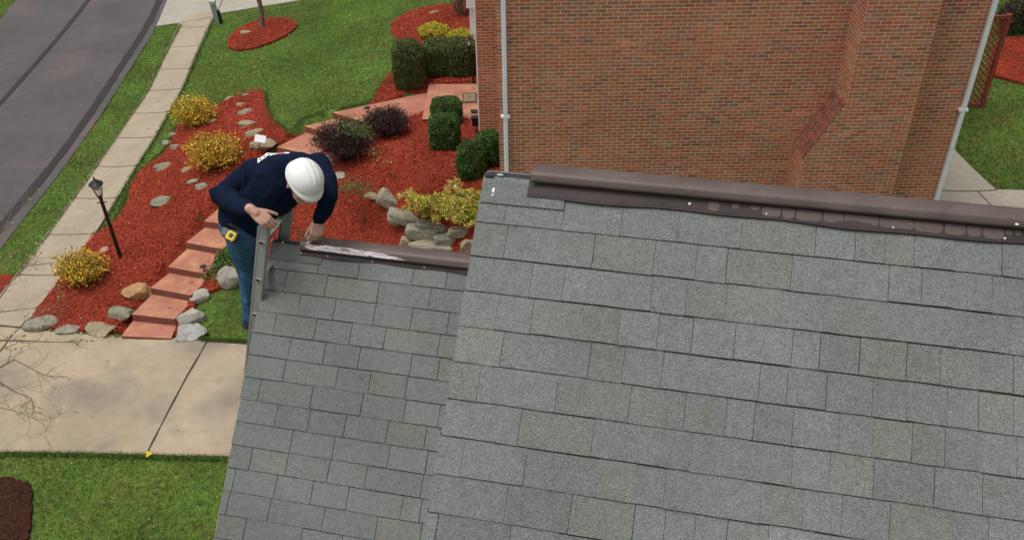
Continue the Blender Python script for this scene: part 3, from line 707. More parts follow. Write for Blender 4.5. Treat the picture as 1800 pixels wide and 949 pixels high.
def courses(mb, R, JT, kref, u1, nk, k0, rake, mul, gfix=None):
    for k in range(k0, k0+nk):
        vb = -(k-kref)*EXP; vt = vb+EXP+.012
        us = []
        if k in JT: us = sorted(R.uv(*q)[0] for q in JT[k])
        last = us[-1] if us else 0.0
        if not us: last = random.uniform(.05, .2); us = [last]
        while last < u1: last += random.choice([.12,.15,.18,.22,.26,.30]); us.append(last)
        us = [0.0+rake(vb)]+[u for u in us if u > rake(vb)+.03 and u < u1]+[u1]
        if k < kref+0 and False: pass
        for i, (a, b) in enumerate(zip(us[:-1], us[1:])):
            raised = random.random() < .5
            g = gfix or random.choice([.0003,.0005,.0009,.0013])
            hb = .0068+(.0026 if raised else 0)+random.uniform(-.0008, .0012)
            if vt > R.vr-.004: vt = R.vr-.004
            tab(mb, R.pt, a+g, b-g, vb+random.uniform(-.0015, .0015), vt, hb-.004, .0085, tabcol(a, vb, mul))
def deck(mb, R, u0, u1, L, Lf):
    for f, Ln in ((lambda u, t, h: R.pt(u, R.vr-t, h), L), (R.dn, Lf)):
        vs = [f(u0, 0, 0), f(u1, 0, 0), f(u1, Ln, 0), f(u0, Ln, 0), f(u0, 0.03, -.03), f(u1, 0.03, -.03), f(u1, Ln, -.03), f(u0, Ln, -.03)]
        mb.add(vs, [(0,1,2,3), (7,6,5,4), (0,3,7,4), (1,5,6,2), (3,2,6,7), (0,4,5,1)], 1, (1, 1, 1.0001))
def farside(mb, R, u0, u1, L, mul):
    t = .10
    while t < L:
        u = u0
        while u < u1:
            b = min(u1, u+random.choice([.3, .5, .7, .9])); c = tabcol(u, t+30, mul)
            vs = [R.dn(u+.002, max(t-.15, .0), .002), R.dn(b-.002, max(t-.15, .0), .002), R.dn(b-.002, t, .012), R.dn(u+.002, t, .012), R.dn(b-.002, t, 0), R.dn(u+.002, t, 0)]
            mb.add(vs, [(0,1,2,3)], 0, c); mb.add(vs, [(3,2,4,5)], 1, (1, 1, 1.0001)); u = b
        t += EXP
home = thing('shingled_house', tuple(SML.ridge(.5)*np.array([1, 1, 0])), 'house with two steep grey shingled roofs and brown metal ridge vents in the foreground', 'house')
LB, LS = 6.3, 5.4
mb = MB(); deck(mb, BIG, 0.0, 9.5, LB, LB)
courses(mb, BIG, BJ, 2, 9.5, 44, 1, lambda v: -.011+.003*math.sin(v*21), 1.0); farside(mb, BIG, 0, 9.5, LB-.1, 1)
mb.build('main_roof', [MT['shingle'], MT['sedge']], home)
mb = MB(); US1 = 2.1; deck(mb, SML, 0.0, US1, LS, LS)
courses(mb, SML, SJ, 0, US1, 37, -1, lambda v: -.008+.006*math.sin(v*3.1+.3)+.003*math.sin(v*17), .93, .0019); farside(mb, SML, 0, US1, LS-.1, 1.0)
mb.build('lower_roof', [MT['shingle'], MT['sedge']], home)
# walls below
def gwall(R, u, u1, L, inset, name):
    mb = MB(); t0 = .06; Lh = L-.45
    A = []
    for uu in (u, u1):
        A += [R.ridge(uu)-np.array([0,0,.06]), R.pt(uu, R.vr-Lh, -.06), R.dn(uu, Lh, -.06)]
    def g(p): return np.array([p[0], p[1], -.4])
    vs = A[:3]+[g(A[1]), g(A[2])]+A[3:]+[g(A[4]), g(A[5])]
    mb.add(vs, [(0,1,3,4,2), (5,7,9,8,6), (1,6,8,3), (2,4,9,7)])
    return mb.build(name, MT['gpaint'], home)
gwall(BIG, .16, 9.3, LB, .3, 'main_wall'); gwall(SML, .16, US1, LS, .3, 'lower_wall')
# rake boards and drip edge
def rake(R, L, name, m):
    mb = MB()
    for f, sgn in ((lambda u, t, h: R.pt(u, R.vr-t, h), 1), (R.dn, -1)):
        a = f(.012, 0.0, -.034); b = f(.012, L, -.034); dep = np.array([0, 0, -.15]); vs = [a, b, b+dep, a+dep]; vs2 = [v+E_*.02 for v in vs]
        mb.add(vs+vs2, [(0,1,2,3), (7,6,5,4), (3,2,6,7), (0,4,5,1), (1,5,6,2)] if sgn > 0 else [(3,2,1,0), (4,5,6,7), (7,6,2,3), (1,5,4,0), (2,6,5,1)])
        a = f(-.006, 0.0, -.001); b = f(-.006, L, -.001); n = f(0,1,1)-f(0,1,0); vs = [a, b, b-n*.045, a-n*.045]; vs2 = [v+E_*.006 for v in vs]
        mb.add(vs+vs2, [(0,1,2,3), (7,6,5,4), (3,2,6,7), (0,4,5,1), (1,5,6,2)] if sgn > 0 else [(3,2,1,0), (4,5,6,7), (7,6,2,3), (1,5,4,0), (2,6,5,1)])
    mb.build(name, m, home)
rake(BIG, LB, 'rake_board', MT['trim']); rake(SML, LS, 'rake_board', MT['trim'])
# ridge cap shingle at the left end of each ridge
def capsh(R, px_r, h, mul, pxb):
    u1 = R.uv(*px_r)[0]; vb = R.uv(*pxb)[1]; s = R.vr-vb; mb = MB(); us = np.linspace(-.004, u1, 8)
    c = tuple(np.array([.165,.176,.170])*mul)
    prof = []
    for t in np.linspace(s, .02, 6): prof.append(('n', t))
    for t in np.linspace(.02, s, 6): prof.append(('f', t))
    rows = []
    for u in us:
        row = []
        for k, (sd, t) in enumerate(prof):
            hh = h+(-.006 if t < .03 else 0)+random.uniform(-.0008, .0008)
            row.append(R.pt(u, R.vr-t, hh) if sd == 'n' else R.dn(u, t, hh))
        rows.append(row)
    n = len(prof); vs = [p for r in rows for p in r]
    mb.add(vs, [(i*n+j, (i+1)*n+j, (i+1)*n+j+1, i*n+j+1) for i in range(len(us)-1) for j in range(n-1)], 0, c)
    e = [R.pt(u, R.vr-s, h) for u in us]+[R.pt(u, R.vr-s, h-.007) for u in us]; m = len(us)
    mb.add(e, [(m+i, m+i+1, i+1, i) for i in range(m-1)], 1, (1,1,1.0001))
    for uu in (0, len(us)-1):
        e = rows[uu]+[p-R.n*.007 for p in rows[uu][:6]]+[p-np.array([0,0,.008]) for p in rows[uu][6:]]
        mb.add(e, [(j, j+1, n+j+1, n+j) for j in range(n-1)], 1, (1,1,1.0001))
    return mb.build('ridge_cap', [MT['shingle'], MT['sedge']], home)
capsh(BIG, (991,371), .016, 1.0, (915,364)); capsh(SML, (566,466), .016, .75, (520,461))

# ridge vents: hood over a dark slot over a nailed flange
def vent(R, ua, uh, u1, sf, ts, wav):
    """ua start of flange, uh start of hood"""
    us = np.linspace(ua, u1, int((u1-ua)/.05)+1); mb = MB()
    prof = [(sf+.002, .012), (sf, .019), (sf-.008, .0195), (sf-.012, .0165), (.03, .017), (.014, .017)]
    # the near flange
    def pr(u, t, h): return R.pt(u, R.vr-t, h)
    rows = []
    for u in us:
        wv = wav*(.004*math.sin(u*5.1)+.003*math.sin(u*13.7+1)); rows.append([pr(u, t+(wv if i < 4 else 0), h+wv*.4*(i < 4)) for i, (t, h) in enumerate(prof)]+[R.dn(u, t, h) for t, h in prof[::-1]])
    n = len(rows[0]); vs = [p for r in rows for p in r]
    mb.add(vs, [(i*n+j, (i+1)*n+j, (i+1)*n+j+1, i*n+j+1) for i in range(len(us)-1) for j in range(n-1)])
    mb.add(rows[0]+[p-np.array([0, 0, .006]) for p in rows[0]], [(j, j+1, n+j+1, n+j) for j in range(n-1)])
    fl = mb.build('ridge_vent', [MT['ventd']], home)
    mb = MB(); us = np.linspace(uh, u1, int((u1-uh)/.05)+1)
    hp = [(t*ts, h) for t, h in HPROF]
    rows = [[pr(u, t, h) for t, h in hp]+[R.dn(u, t, h) for t, h in hp[::-1]] for u in us]; n = len(rows[0]); vs = [p for r in rows for p in r]
    mb.add(vs, [(i*n+j, (i+1)*n+j, (i+1)*n+j+1, i*n+j+1) for i in range(len(us)-1) for j in range(n-1)])
    vi = [p-R.n*.003-np.array([0, 0, .002]) for p in vs]
    mb.add(vi, [(i*n+j+1, (i+1)*n+j+1, (i+1)*n+j, i*n+j) for i in range(len(us)-1) for j in range(n-1)])
    # rolled end
    mb.add(rows[0]+[p-np.array([0, 0, .012])+E_*.002 for p in rows[0]], [(j+1, j, n+j, n+j+1) for j in range(n-1)])
    hood = mb.build('hood', [MT['vent']], fl)
    hood.data.polygons.foreach_set('use_smooth', [True]*len(hood.data.polygons))
    # baffle inside the slot, its near-black colour standing in for shade under the hood
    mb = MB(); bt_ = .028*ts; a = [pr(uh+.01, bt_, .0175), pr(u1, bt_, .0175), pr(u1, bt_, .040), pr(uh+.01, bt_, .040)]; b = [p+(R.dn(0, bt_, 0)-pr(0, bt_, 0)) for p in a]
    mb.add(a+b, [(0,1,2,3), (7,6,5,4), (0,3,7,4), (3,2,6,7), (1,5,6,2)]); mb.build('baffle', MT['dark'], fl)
    return fl, hood
HPROF = [(.0345, .034), (.035, .0385), (.0335, .0425), (.030, .0445), (.016, .0525), (.003, .0545)]
fB, hB = vent(BIG, BIG.uv(930,330)[0], BIG.uv(937,318)[0], 9.5, .092, 1.0, 1)
fS, hS = vent(SML, SML.uv(529,447)[0], SML.uv(531,440)[0], US1, .082, 1.45, 1.2)
# paler washed patches on the stained flange of the long vent
for x0, x1, y in [(1247,1262,361),(1287,1297,362),(1320,1333,364),(1341,1370,367),(1376,1394,370),(1401,1441,373),(1449,1480,376),(1486,1541,380),(1547,1603,384),(1608,1653,388),(1661,1693,392),(1700,1720,395),(1728,1760,397),(1767,1775,400),(1782,1790,402)]:
    mb = MB(); a = BIG.uv(x0-2, y+2)[0]; b = BIG.uv(x1+2, y+2)[0]; r = min(.018, (b-a)/2)
    t0, t1 = .039, .039+.041+random.uniform(-.003, .002); pts = []
    if b-a < .04: t1 = t0+.022
    for (cu, ct, a0) in ((b-r, t1-r*.8, 0), (a+r, t1-r*.8, 90), (a+r, t0+r*.3, 180), (b-r, t0+r*.3, 270)):
        for q in range(5): an = rad(a0+q*22.5); pts.append((cu+r*math.cos(an), ct+r*.8*math.sin(an)*(1 if a0 < 180 else .3)))
    mb.add([BIG.pt(u+random.uniform(-.0008,.0008), BIG.vr-t+random.uniform(-.001,.001), .0182) for u, t in pts], [tuple(range(len(pts)))[::-1]])
    mb.build('washed_patch', MT['ventl'], fB)
for p_ in []: pass
# nails
def nail(R, q, r, par, h=.019, px=True):
    u, v = R.uv(*q); c0 = R.pt(u, v, h); A = np.stack([E_, R.up, R.n], 1); mb = MB()
    mb.lathe(c0, [(r, 0), (r, r*.3), (r*.6, r*.7), (r*.15, r*.85)], 10, ax=A); mb.build('nail', MT['nail'], par)
for q, r in [((1212,361),.0072),((1346,378),.0042),((1568,402.5),.0045),((1763,421.5),.0055)]: nail(BIG, q, r*.8, fB, .0175)
for q in [(531.5,446),(577,451.5),(656,461),(747,471)]: nail(SML, q, .0042, fS, .0185)
for q in [(1778,371.5)]:
    u, v = BIG.uv(1778, 380); c0 = BIG.pt(u, BIG.vr-.03, .054); mb = MB(); mb.lathe(c0, [(.006, 0), (.006, .003), (.003, .004)], 10); mb.build('nail', MT['nail'], hB)
# chalk scribble along the hood of the lower vent
def hoodpt(R, u, f, lift=.0012):
    L = [(t*1.45, h) for t, h in HPROF[2:]]; L = L+[]; s = f*(len(L)-1); i = min(int(s), len(L)-2); k = s-i
    t = L[i][0]*(1-k)+L[i+1][0]*k; h = L[i][1]*(1-k)+L[i+1][1]*k
    return R.pt(u, R.vr-t, h+lift)
mb = MB(); ua, ub = SML.uv(541,440)[0], SML.uv(719,452)[0]
for st in range(9):
    n = 90; pts = []; ph1, ph2 = random.uniform(0, 6), random.uniform(0, 6); s0 = random.uniform(0, .12) if st else 0; s1 = 1-random.uniform(0, .12) if st != 1 else 1
    for i in range(n+1):
        t = i/n; q = s0+(s1-s0)*t; env = .5*math.sin(math.pi*min(1, q*1.02+.02))**.4*(1-.35*math.exp(-((q-.33)/.05)**2))
        cen = .60-.30*q
        f = cen+env*.85*math.sin(ph1+q*(9+st*1.3)+.8*math.sin(q*23+ph2))*(.55+.45*math.sin(st*2.1))
        pts.append((ua+(ub-ua)*q, max(.07, min(.93, f))))
    wd = random.uniform(.0014, .0032)
    for (a, b) in zip(pts[:-1], pts[1:]):
        w1 = wd*random.uniform(.6, 1.3)*30; m_ = (st+1)*.00012
        mb.add([hoodpt(SML, a[0], a[1]-w1/2*.9, .0014+m_), hoodpt(SML, b[0], b[1]-w1/2*.9, .0014+m_), hoodpt(SML, b[0], b[1]+w1/2*.9, .0014+m_), hoodpt(SML, a[0], a[1]+w1/2*.9, .0014+m_)], [(0,1,2,3)])
mb.build('chalk_mark', MT['chalk'], hS)
mb = MB(); nn_ = 60
for i in range(nn_):
    q0, q1 = i/nn_, (i+1)/nn_
    def ed(q, s): e = .42*math.sin(math.pi*min(1, q*1.0+.03))**.5*(1+.2*math.sin(q*19)); return min(.95, max(.04, .60-.30*q+s*e))
    for (s0, s1) in ((-1, -.3), (-.3, .3), (.3, 1)):
        mb.add([hoodpt(SML, ua+(ub-ua)*q0, ed(q0, s0), .0012), hoodpt(SML, ua+(ub-ua)*q1, ed(q1, s0), .0012), hoodpt(SML, ua+(ub-ua)*q1, ed(q1, s1), .0012), hoodpt(SML, ua+(ub-ua)*q0, ed(q0, s1), .0012)], [(0,1,2,3)])
mb.build('chalk_smear', MT['smear'], hS)
# sealant dab and a torn tar lump on the left end of the main ridge
def blob(R, q, su, sv, sh, m, name, h0=.016):
    u, v = R.uv(*q); bm = bmesh.new(); bmesh.ops.create_icosphere(bm, subdivisions=3, radius=1)
    for vv in bm.verts:
        c = vv.co; k = 1+.35*noise.noise(c*2.2+Vector((q[0], 0, 0))); c2 = R.pt(u+c.x*su*k, v+c.y*sv*k, h0+max(c.z, -.2)*sh*k); vv.co = Vector(c2)
    me = bpy.data.meshes.new(name); bm.to_mesh(me); bm.free(); me.materials.append(m); me.polygons.foreach_set('use_smooth', [True]*len(me.polygons)); link(name, me, home)
blob(BIG, (868.5,337), .0055, .011, .003, MT['white'], 'sealant_dab'); blob(BIG, (867,345), .004, .004, .002, MT['white'], 'sealant_dab')
blob(BIG, (862,312), .020, .009, .007, MT['sedge'], 'torn_tar', .012); blob(BIG, (880,310), .014, .004, .003, MT['figur'], 'torn_tar', .016)
blob(SML, (499,427), .005, .009, .003, MT['figur'], 'sealant_dab')

# ================================================================ GARDEN
# --- stones
def gpt(px, py): return G(px, py)
def rock(px, py, wpx, hpx, label, col, tilt=0, flat=.6, depth=.7, sink=.25, seed=0, boxy=.35, lift=0, Yfix=None, group=None, parent=None, name='rock', rot=0.0):
    """px,py: centre of the stone in the photo; wpx,hpx its size there"""
    g = G(px, py+hpx*.28); z = proj(g)[2]; wd = wpx*z/FPX; hh = hpx*z/FPX
    # apparent height = H*.8 + D*.6
    D = wd*depth; H = max(.06, (hh-D*.45)/.75) if flat is None else hh*flat
    bm = bmesh.new(); bmesh.ops.create_icosphere(bm, subdivisions=4, radius=1); sv = Vector((seed*3.7, px*.13, py*.07))
    if Yfix is not None: wd *= 1.3; D = min(.32, wd*.36); H = max(.09, (hh*1.3-D*.30)/.82)
    rz = rad(tilt); cs = []
    rr = random.Random(int(px*7+py)); pl = [(Vector((rr.uniform(-1,1), rr.uniform(-1,1), rr.uniform(-.5,1))).normalized(), rr.uniform(.66,.95) if boxy < .6 else rr.uniform(.85,1.1)) for _ in range(9 if boxy < .6 else 8)]
    for v in bm.verts:
        c = v.co.normalized(); pe = 2+boxy*5; c = c*((abs(c.x)**pe+abs(c.y)**pe+abs(c.z)**pe)**(-1/pe))*(1-.13*boxy)
        for n, d in pl:
            e = c.dot(n)-d
            if e > 0: c -= n*e*.9
        k = 1+.12*noise.noise(c*1.6+sv)+.05*noise.noise(c*5+sv)+.02*noise.noise(c*14+sv)
        c = c*k*1.12; v.co = Vector((c.x*wd/2, c.y*D/2, c.z*H/2))
    bmesh.ops.rotate(bm, verts=bm.verts, cent=(0,0,0), matrix=Matrix.Rotation(rot, 3, 'Y') @ Matrix.Rotation(rz, 3, 'Z'))
    base = Vector((g[0], g[1], th(g[0], g[1])+lift)); c0 = base+Vector((0, D*.12, H*(.5-sink)))
    for v in bm.verts: v.co = v.co+c0
    me = bpy.data.meshes.new(name); bm.to_mesh(me); bm.free(); me.materials.append(rockmat(0, col)); me.polygons.foreach_set('use_smooth', [True]*len(me.polygons))
    o = link(name, me, None, base); tag(o, label, 'rock', group); return o
GR, GG, TN, OR, PL, PK = (.27,.25,.20), (.23,.225,.16), (.30,.245,.16), (.40,.24,.11), (.36,.34,.29), (.42,.26,.19)
for a in [
 (70,566,54,32,'large grey stone at the corner where the pavement meets the driveway',GR,0),
 (120,577,42,17,'flat grey-brown stone beside the large corner stone at the driveway edge',GR,10),
 (177,577,50,24,'tan stone with a pointed right end at the driveway edge',TN,-15),
 (240,511,50,36,'rounded orange-tan boulder left of the lower steps',OR,25),
 (213,548,42,28,'grey-green angular stone beside the second lowest step',GG,10),
 (351,518,32,28,'small pale stone right of the lower steps, uppermost of three',PL,30),
 (337,553,46,38,'round pale boulder right of the lowest steps, middle of three',PL,10),
 (336,583,54,26,'blocky light grey stone at the driveway, lowest of three beside the steps',(.33,.33,.31),5),
 (404,484,48,54,'large grey slab of stone leaning behind the man\'s jeans by the grass patch',(.28,.26,.22),-35),
 (285,354,37,24,'grey-green stone lying alone in the red mulch above the lamp post',GG,15),
 (186,438,24,13,'small pinkish flat stone between the near yellow shrub and the lamp post',PK,20),
 (358,327,25,20,'round grey stone in the mulch just left of the man\'s elbow',GR,0),
 (340,318,20,17,'small grey stone just up and left of the round one by the man\'s elbow',GR,0),
 (328,298,20,17,'small brown stone at the left foot of the middle yellow shrub',TN,20),
 (290,292,34,18,'flat brown stone at the bed edge left of the middle yellow shrub',(.25,.2,.15),5),
 (308,258,16,20,'upright grey stone at the bed edge between two yellow shrubs',GR,0),
 (294,250,16,17,'small grey stone in the grass edge above the flat brown stone',GR,0),
 (306,236,18,11,'low stone at the left foot of the upper yellow shrub',GG,0),
 (373,213,24,12,'low stone at the right foot of the upper yellow shrub',TN,0),
 (404,174,22,7,'thin flat stone set along the upper edge of the red bed',TN,15),
 (434,167,18,9,'small flat stone at the top edge of the red bed by the lawn',GG,15),
 (425,184,20,11,'topmost stone of the row running down the red bed',TN,0),
 (432,197,26,17,'second stone from the top of the row in the red bed',GR,0),
 (436,218,30,20,'third stone from the top of the row, tan and angular',TN,20),
 (449,233,32,17,'fourth stone of the row, just above the white sign',TN,15),
 (464,252,42,28,'broad tan stone directly behind the white sign',TN,-15),
 (551,275,24,13,'flat stone just right of the white helmet near the steps',TN,-15),
 (578,294,28,20,'tan stone under the small frog figurine',TN,20),
 (601,308,24,17,'pale stone in the mulch below and right of the frog figurine',PL,0),
 (653,340,28,16,'pale tan stone in the mulch right of the thin sapling',TN,-25),
 (737,50,9,7,'small pale stone left of the round gold shrubs',PL,0),
 (767,21,24,8,'flat tan stone in the upper red bed near the bare shrub',TN,5),
 (435,57,23,12,'tan stone in the round red bed beside the young tree',TN,15),
]: rock(*a[:4], a[4], a[5], tilt=a[6])
# stones of the low dry-stone wall, each its own
YW = G(772,447)[1]
for a in [
 (684,352,44,22,'long sloping stone at the left end of the dry-stone wall',(.29,.26,.19),-38,.10,None),
 (722,385,62,20,'long flat stone under the yellow-green shrubs, top course of the dry-stone wall',(.27,.25,.19),-16,.10,.42),
 (700,387,30,18,'small triangular stone leaning in front of the left end of the dry-stone wall',(.33,.27,.18),-30,.0,None),
 (765,397,52,16,'flat shaded stone directly under the yellow-green shrubs in the dry-stone wall',(.24,.23,.18),-5,.22,.30),
 (747,409,52,22,'flat rounded stone in the middle course of the dry-stone wall, left one',(.29,.27,.21),-8,.1,.16),
 (792,421,46,19,'oval grey stone in the middle course of the dry-stone wall',(.25,.25,.21),0,.1,.16),
 (814,408,42,15,'flat stone at the top right of the dry-stone wall beside the grey roof edge',(.29,.26,.18),0,.25,.30),
 (772,437,82,22,'longest stone at the bottom of the dry-stone wall behind the brown vent',(.31,.28,.21),-3,.02,0),
 (824,436,22,24,'blocky tan stone at the bottom right of the dry-stone wall by the roof edge',(.30,.25,.17),0,.08,.02),
 (718,427,30,16,'half-buried tan stone in the mulch left of the longest wall stone',(.33,.25,.16),-20,.0,None)]:
    rock(*a[:4], a[4], a[5], rot=rad(a[6])*-1, depth=.62, flat=1.18, sink=.3, boxy=1.0, Yfix=(YW+a[8] if a[8] is not None else None))
# frog figurine
g = G(580,292); g[2] += .17; fr = thing('frog_figurine', g, 'small grey and white frog figurine sitting on a tan stone by the steps', 'figurine')
def ball(name, c, r, m, parent, sub=3, sc=(1,1,1), rotm=None):
    bm = bmesh.new(); bmesh.ops.create_icosphere(bm, subdivisions=sub, radius=1)
    for v in bm.verts:
        q = Vector((v.co.x*r*sc[0], v.co.y*r*sc[1], v.co.z*r*sc[2])); v.co = (rotm @ q if rotm else q)+Vector(c)
    me = bpy.data.meshes.new(name); bm.to_mesh(me); bm.free(); me.materials.append(m); me.polygons.foreach_set('use_smooth', [True]*len(me.polygons)); return link(name, me, parent)
bm_ = MB()
ball('body', g+np.array([0,0,.03]), .07, MT['figur'], fr, sc=(1,.9,.8)); ball('head', g+np.array([-.02,-.04,.10]), .05, MT['figur'], fr, sc=(1.1,1,.75))
for s in (-1, 1): ball('eye', g+np.array([-.02+s*.03,-.05,.135]), .018, MT['white'], fr); ball('leg', g+np.array([s*.07,-.02,.0]), .035, MT['figur'], fr, sc=(.8,1.3,.8))

# --- shrubs
def superpts(N, hx, hy, hz, p, seed, lump=.06, shell=(.86, 1.02)):
    d = rnd_unit(N); k = (np.abs(d[:, 0])**p+np.abs(d[:, 1])**p+np.abs(d[:, 2])**p)**(-1/p)
    s = RNG.uniform(*shell, N); q = d*k[:, None]
    l = np.array([noise.noise(Vector((a*2.3+seed, b*2.3, c*2.3))) for a, b, c in q]); l2 = np.array([noise.noise(Vector((a*7+seed, b*7, c*7))) for a, b, c in q])
    q = q*(s*(1+lump*2*l+lump*.9*l2))[:, None]*np.array([hx, hy, hz]); return q, l2
def coremesh(name, c, hx, hy, hz, p, m, parent, seed, k=.86, lump=.06):
    bm = bmesh.new(); bmesh.ops.create_icosphere(bm, subdivisions=4, radius=1)
    for v in bm.verts:
        d = v.co.normalized(); r = (abs(d.x)**p+abs(d.y)**p+abs(d.z)**p)**(-1/p)
        q = d*r; q = q*k*(1+lump*2*noise.noise(q*2.3+Vector((seed,0,0)))+.04*noise.noise(q*9)); v.co = Vector((q.x*hx, q.y*hy, q.z*hz))+Vector(c)
    me = bpy.data.meshes.new(name); bm.to_mesh(me); bm.free(); me.materials.append(m); return link(name, me, parent)
def hedge(px, py, wpx, hpx, label, p=3.2, depth=.8, cols=None, n=26000, leaf=.035, core='core_g', name='clipped_shrub', cat='shrub', group=None, rz=0, hk=.72, lump=.05, ky=1.0):
    """px,py centre-bottom pixel where the shrub meets the ground"""
    g = G(px, py); z = proj(g)[2]; wd = wpx*z/FPX; hh = hpx*z/FPX; D = wd*depth; H = max(.25, (hh-D*.42*ky)/.8)
    g = g+np.array([0, D*.5*ky, 0]); g[2] = th(g[0], g[1])
    t = thing(name, g, label, cat, group); seed = px*.37
    c0 = g+np.array([0, 0, H*.5]); R3 = np.array([[math.cos(rz), -math.sin(rz), 0], [math.sin(rz), math.cos(rz), 0], [0, 0, 1]])
    q, l2 = superpts(n, wd/2, D/2, H/2*1.02, p, seed, lump); 
    q = q@R3.T+c0
    cols = cols or [(.045,.085,.018),(.06,.10,.022),(.032,.062,.014),(.085,.115,.03)]
    c = np.array(cols)[RNG.integers(0, len(cols), n)]*(1+.55*l2[:, None])*np.exp(RNG.normal(0,.22,(n,1)))
    cards('foliage', leaf_quads(q, leaf, .5, .25), 4, np.clip(c, .004, 1), MT['leaf'], t)
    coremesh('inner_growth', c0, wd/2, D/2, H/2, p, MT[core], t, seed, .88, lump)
    mb = MB(); mb.tube([g-np.array([0,0,.05]), g+np.array([0,0,H*.4])], .04, 6); mb.build('stem', MT['bark'], t)
    return t
HG = [(.075,.12,.03),(.10,.145,.036),(.055,.09,.024),(.13,.155,.05),(.14,.12,.045)]
HG2 = [(.05,.11,.024),(.072,.14,.03),(.036,.075,.018),(.10,.17,.04)]
hedge(719,165,56,88,'tall rounded clipped green shrub at the left end of the hedge by the lawn', 3.4, .85, HG, 30000, rz=.1)
hedge(772,142,60,72,'clipped block hedge with a bronze tint between the rounded shrub and the black lantern', 4, .9, HG, 26000)
hedge(812,141,52,72,'clipped block hedge nearest the brick wall behind the black lantern', 4, 1.0, HG, 26000)
hedge(785,226,54,56,'upper clipped green shrub standing on the near side of the porch slab', 3.6, .8, HG2, 22000)
hedge(782,270,54,70,'clipped green shrub in front of the porch slab, lower one of the pair', 3.6, .8, HG2, 28000)
hedge(829,326,52,74,'rounded dark green shrub just left of the main roof corner', 2.6, .85, HG2, 26000, lump=.1)
hedge(860,300,48,70,'rounded dark green shrub tucked against the brick corner behind the white downspout', 2.6, .85, HG2, 24000, lump=.1)
GY = [(.52,.42,.035),(.40,.36,.03),(.60,.46,.05),(.30,.30,.03)]
hedge(762,74,54,38,'gold leaved mound shrub, left and larger of the two', 2.2, .9, GY, 14000, .05, 'core_y', 'gold_shrub', lump=.12)
hedge(808,82,44,34,'gold leaved mound shrub, right and smaller, touching the hedge by the house', 2.2, .9, GY, 12000, .05, 'core_y', 'gold_shrub', lump=.12)

def twiggy(px, py, wpx, hpx, label, name, lc, n, leaf, tw, ntw, cat='shrub', depth=.9, shell=(.45, 1.05), hbase=.3, tcol=None, lump=.12, spiky=False, group=None):
    g = G(px, py); z = proj(g)[2]; wd = wpx*z/FPX; hh = hpx*z/FPX; D = wd*depth; H = max(.3, (hh-D*.32)/.75)
    g = g+np.array([0, D*.35, 0]); g[2] = th(g[0], g[1])
    t = thing(name, g, label, cat, group); c0 = g+np.array([0,0,H*.52]); seed = px*.17
    mb = MB(); tips = []
    for i in range(ntw):
        d = rnd_unit(1)[0]; d[2] = abs(d[2])*1.1-.15; d /= np.linalg.norm(d)
        k = RNG.uniform(.75, 1.06); tip = c0+d*np.array([wd/2, D/2, H*.52])*k*(1+lump*2*noise.noise(Vector(d*2.3)+Vector((seed,0,0))))
        b = g+np.array([d[0]*.08, d[1]*.08, -.03]); m1 = b*.6+tip*.4+np.array([0,0,H*.12])+RNG.normal(0,.02,3); m2 = b*.25+tip*.75+np.array([0,0,H*.08])+RNG.normal(0,.02,3)
        mb.tube([b, m1, m2, tip], [.009, .007, .005, .002], 3, cap=False); tips += [m1, m2, tip, (m2+tip)/2]
    mb.build('stems', tw, t)
    if spiky:
        # upright twigs clothed with small dark leaves
        T = np.array(tips); q = T[RNG.integers(0, len(T), n)]+RNG.normal(0, 1, (n, 3))*np.array([wd,D,H])*.06
    else:
        q, _ = superpts(n, wd/2, D/2, H/2, 2.2, seed, lump, shell); q += c0
        T = np.array(tips); kk = RNG.random(n) < .5; q[kk] = T[RNG.integers(0, len(T), kk.sum())]+RNG.normal(0, 1, (kk.sum(), 3))*np.array([wd,D,H])*.035
    q[:, 2] = np.maximum(q[:, 2], g[2]+.02)
    c = np.array(lc)[RNG.integers(0, len(lc), n)]*np.exp(RNG.normal(0,.25,(n,1)))
    cards('foliage', leaf_quads(q, leaf, .5), 4, np.clip(c, .003, 1), MT['leaf'], t); return t
FY = [(.62,.42,.03),(.70,.50,.04),(.48,.34,.03),(.40,.36,.05),(.55,.30,.03)]
FO = [(.58,.35,.03),(.66,.42,.03),(.46,.27,.03),(.38,.20,.03),(.62,.46,.06)]
twiggy(339,231,80,60,'yellow flowering shrub by the pavement, uppermost of the three', 'forsythia', FY, 4200, .055, MT['twig'], 170, lump=.22)
twiggy(374,312,98,70,'large orange-yellow shrub directly up and left of the man', 'forsythia', FO, 5600, .055, MT['twig'], 240, lump=.24)
twiggy(142,514,86,70,'yellow flowering shrub near the driveway corner left of the lamp post', 'forsythia', FY, 3700, .055, MT['twig'], 210, lump=.2)
BP = [(.050,.022,.022),(.035,.016,.018),(.07,.035,.03),(.045,.028,.02)]
twiggy(606,301,108,86,'dark purple spiky shrub behind the steps, larger with a green sprig on top', 'barberry', BP, 9000, .04, mat('purple_twig', (.07,.04,.038), .9), 520, spiky=True, lump=.08)
twiggy(679,250,86,62,'dark purple rounded shrub beside the walk, right of the larger one', 'barberry', BP, 7000, .04, mat('purple_twig', (.07,.04,.038), .9), 420, spiky=True, lump=.05)
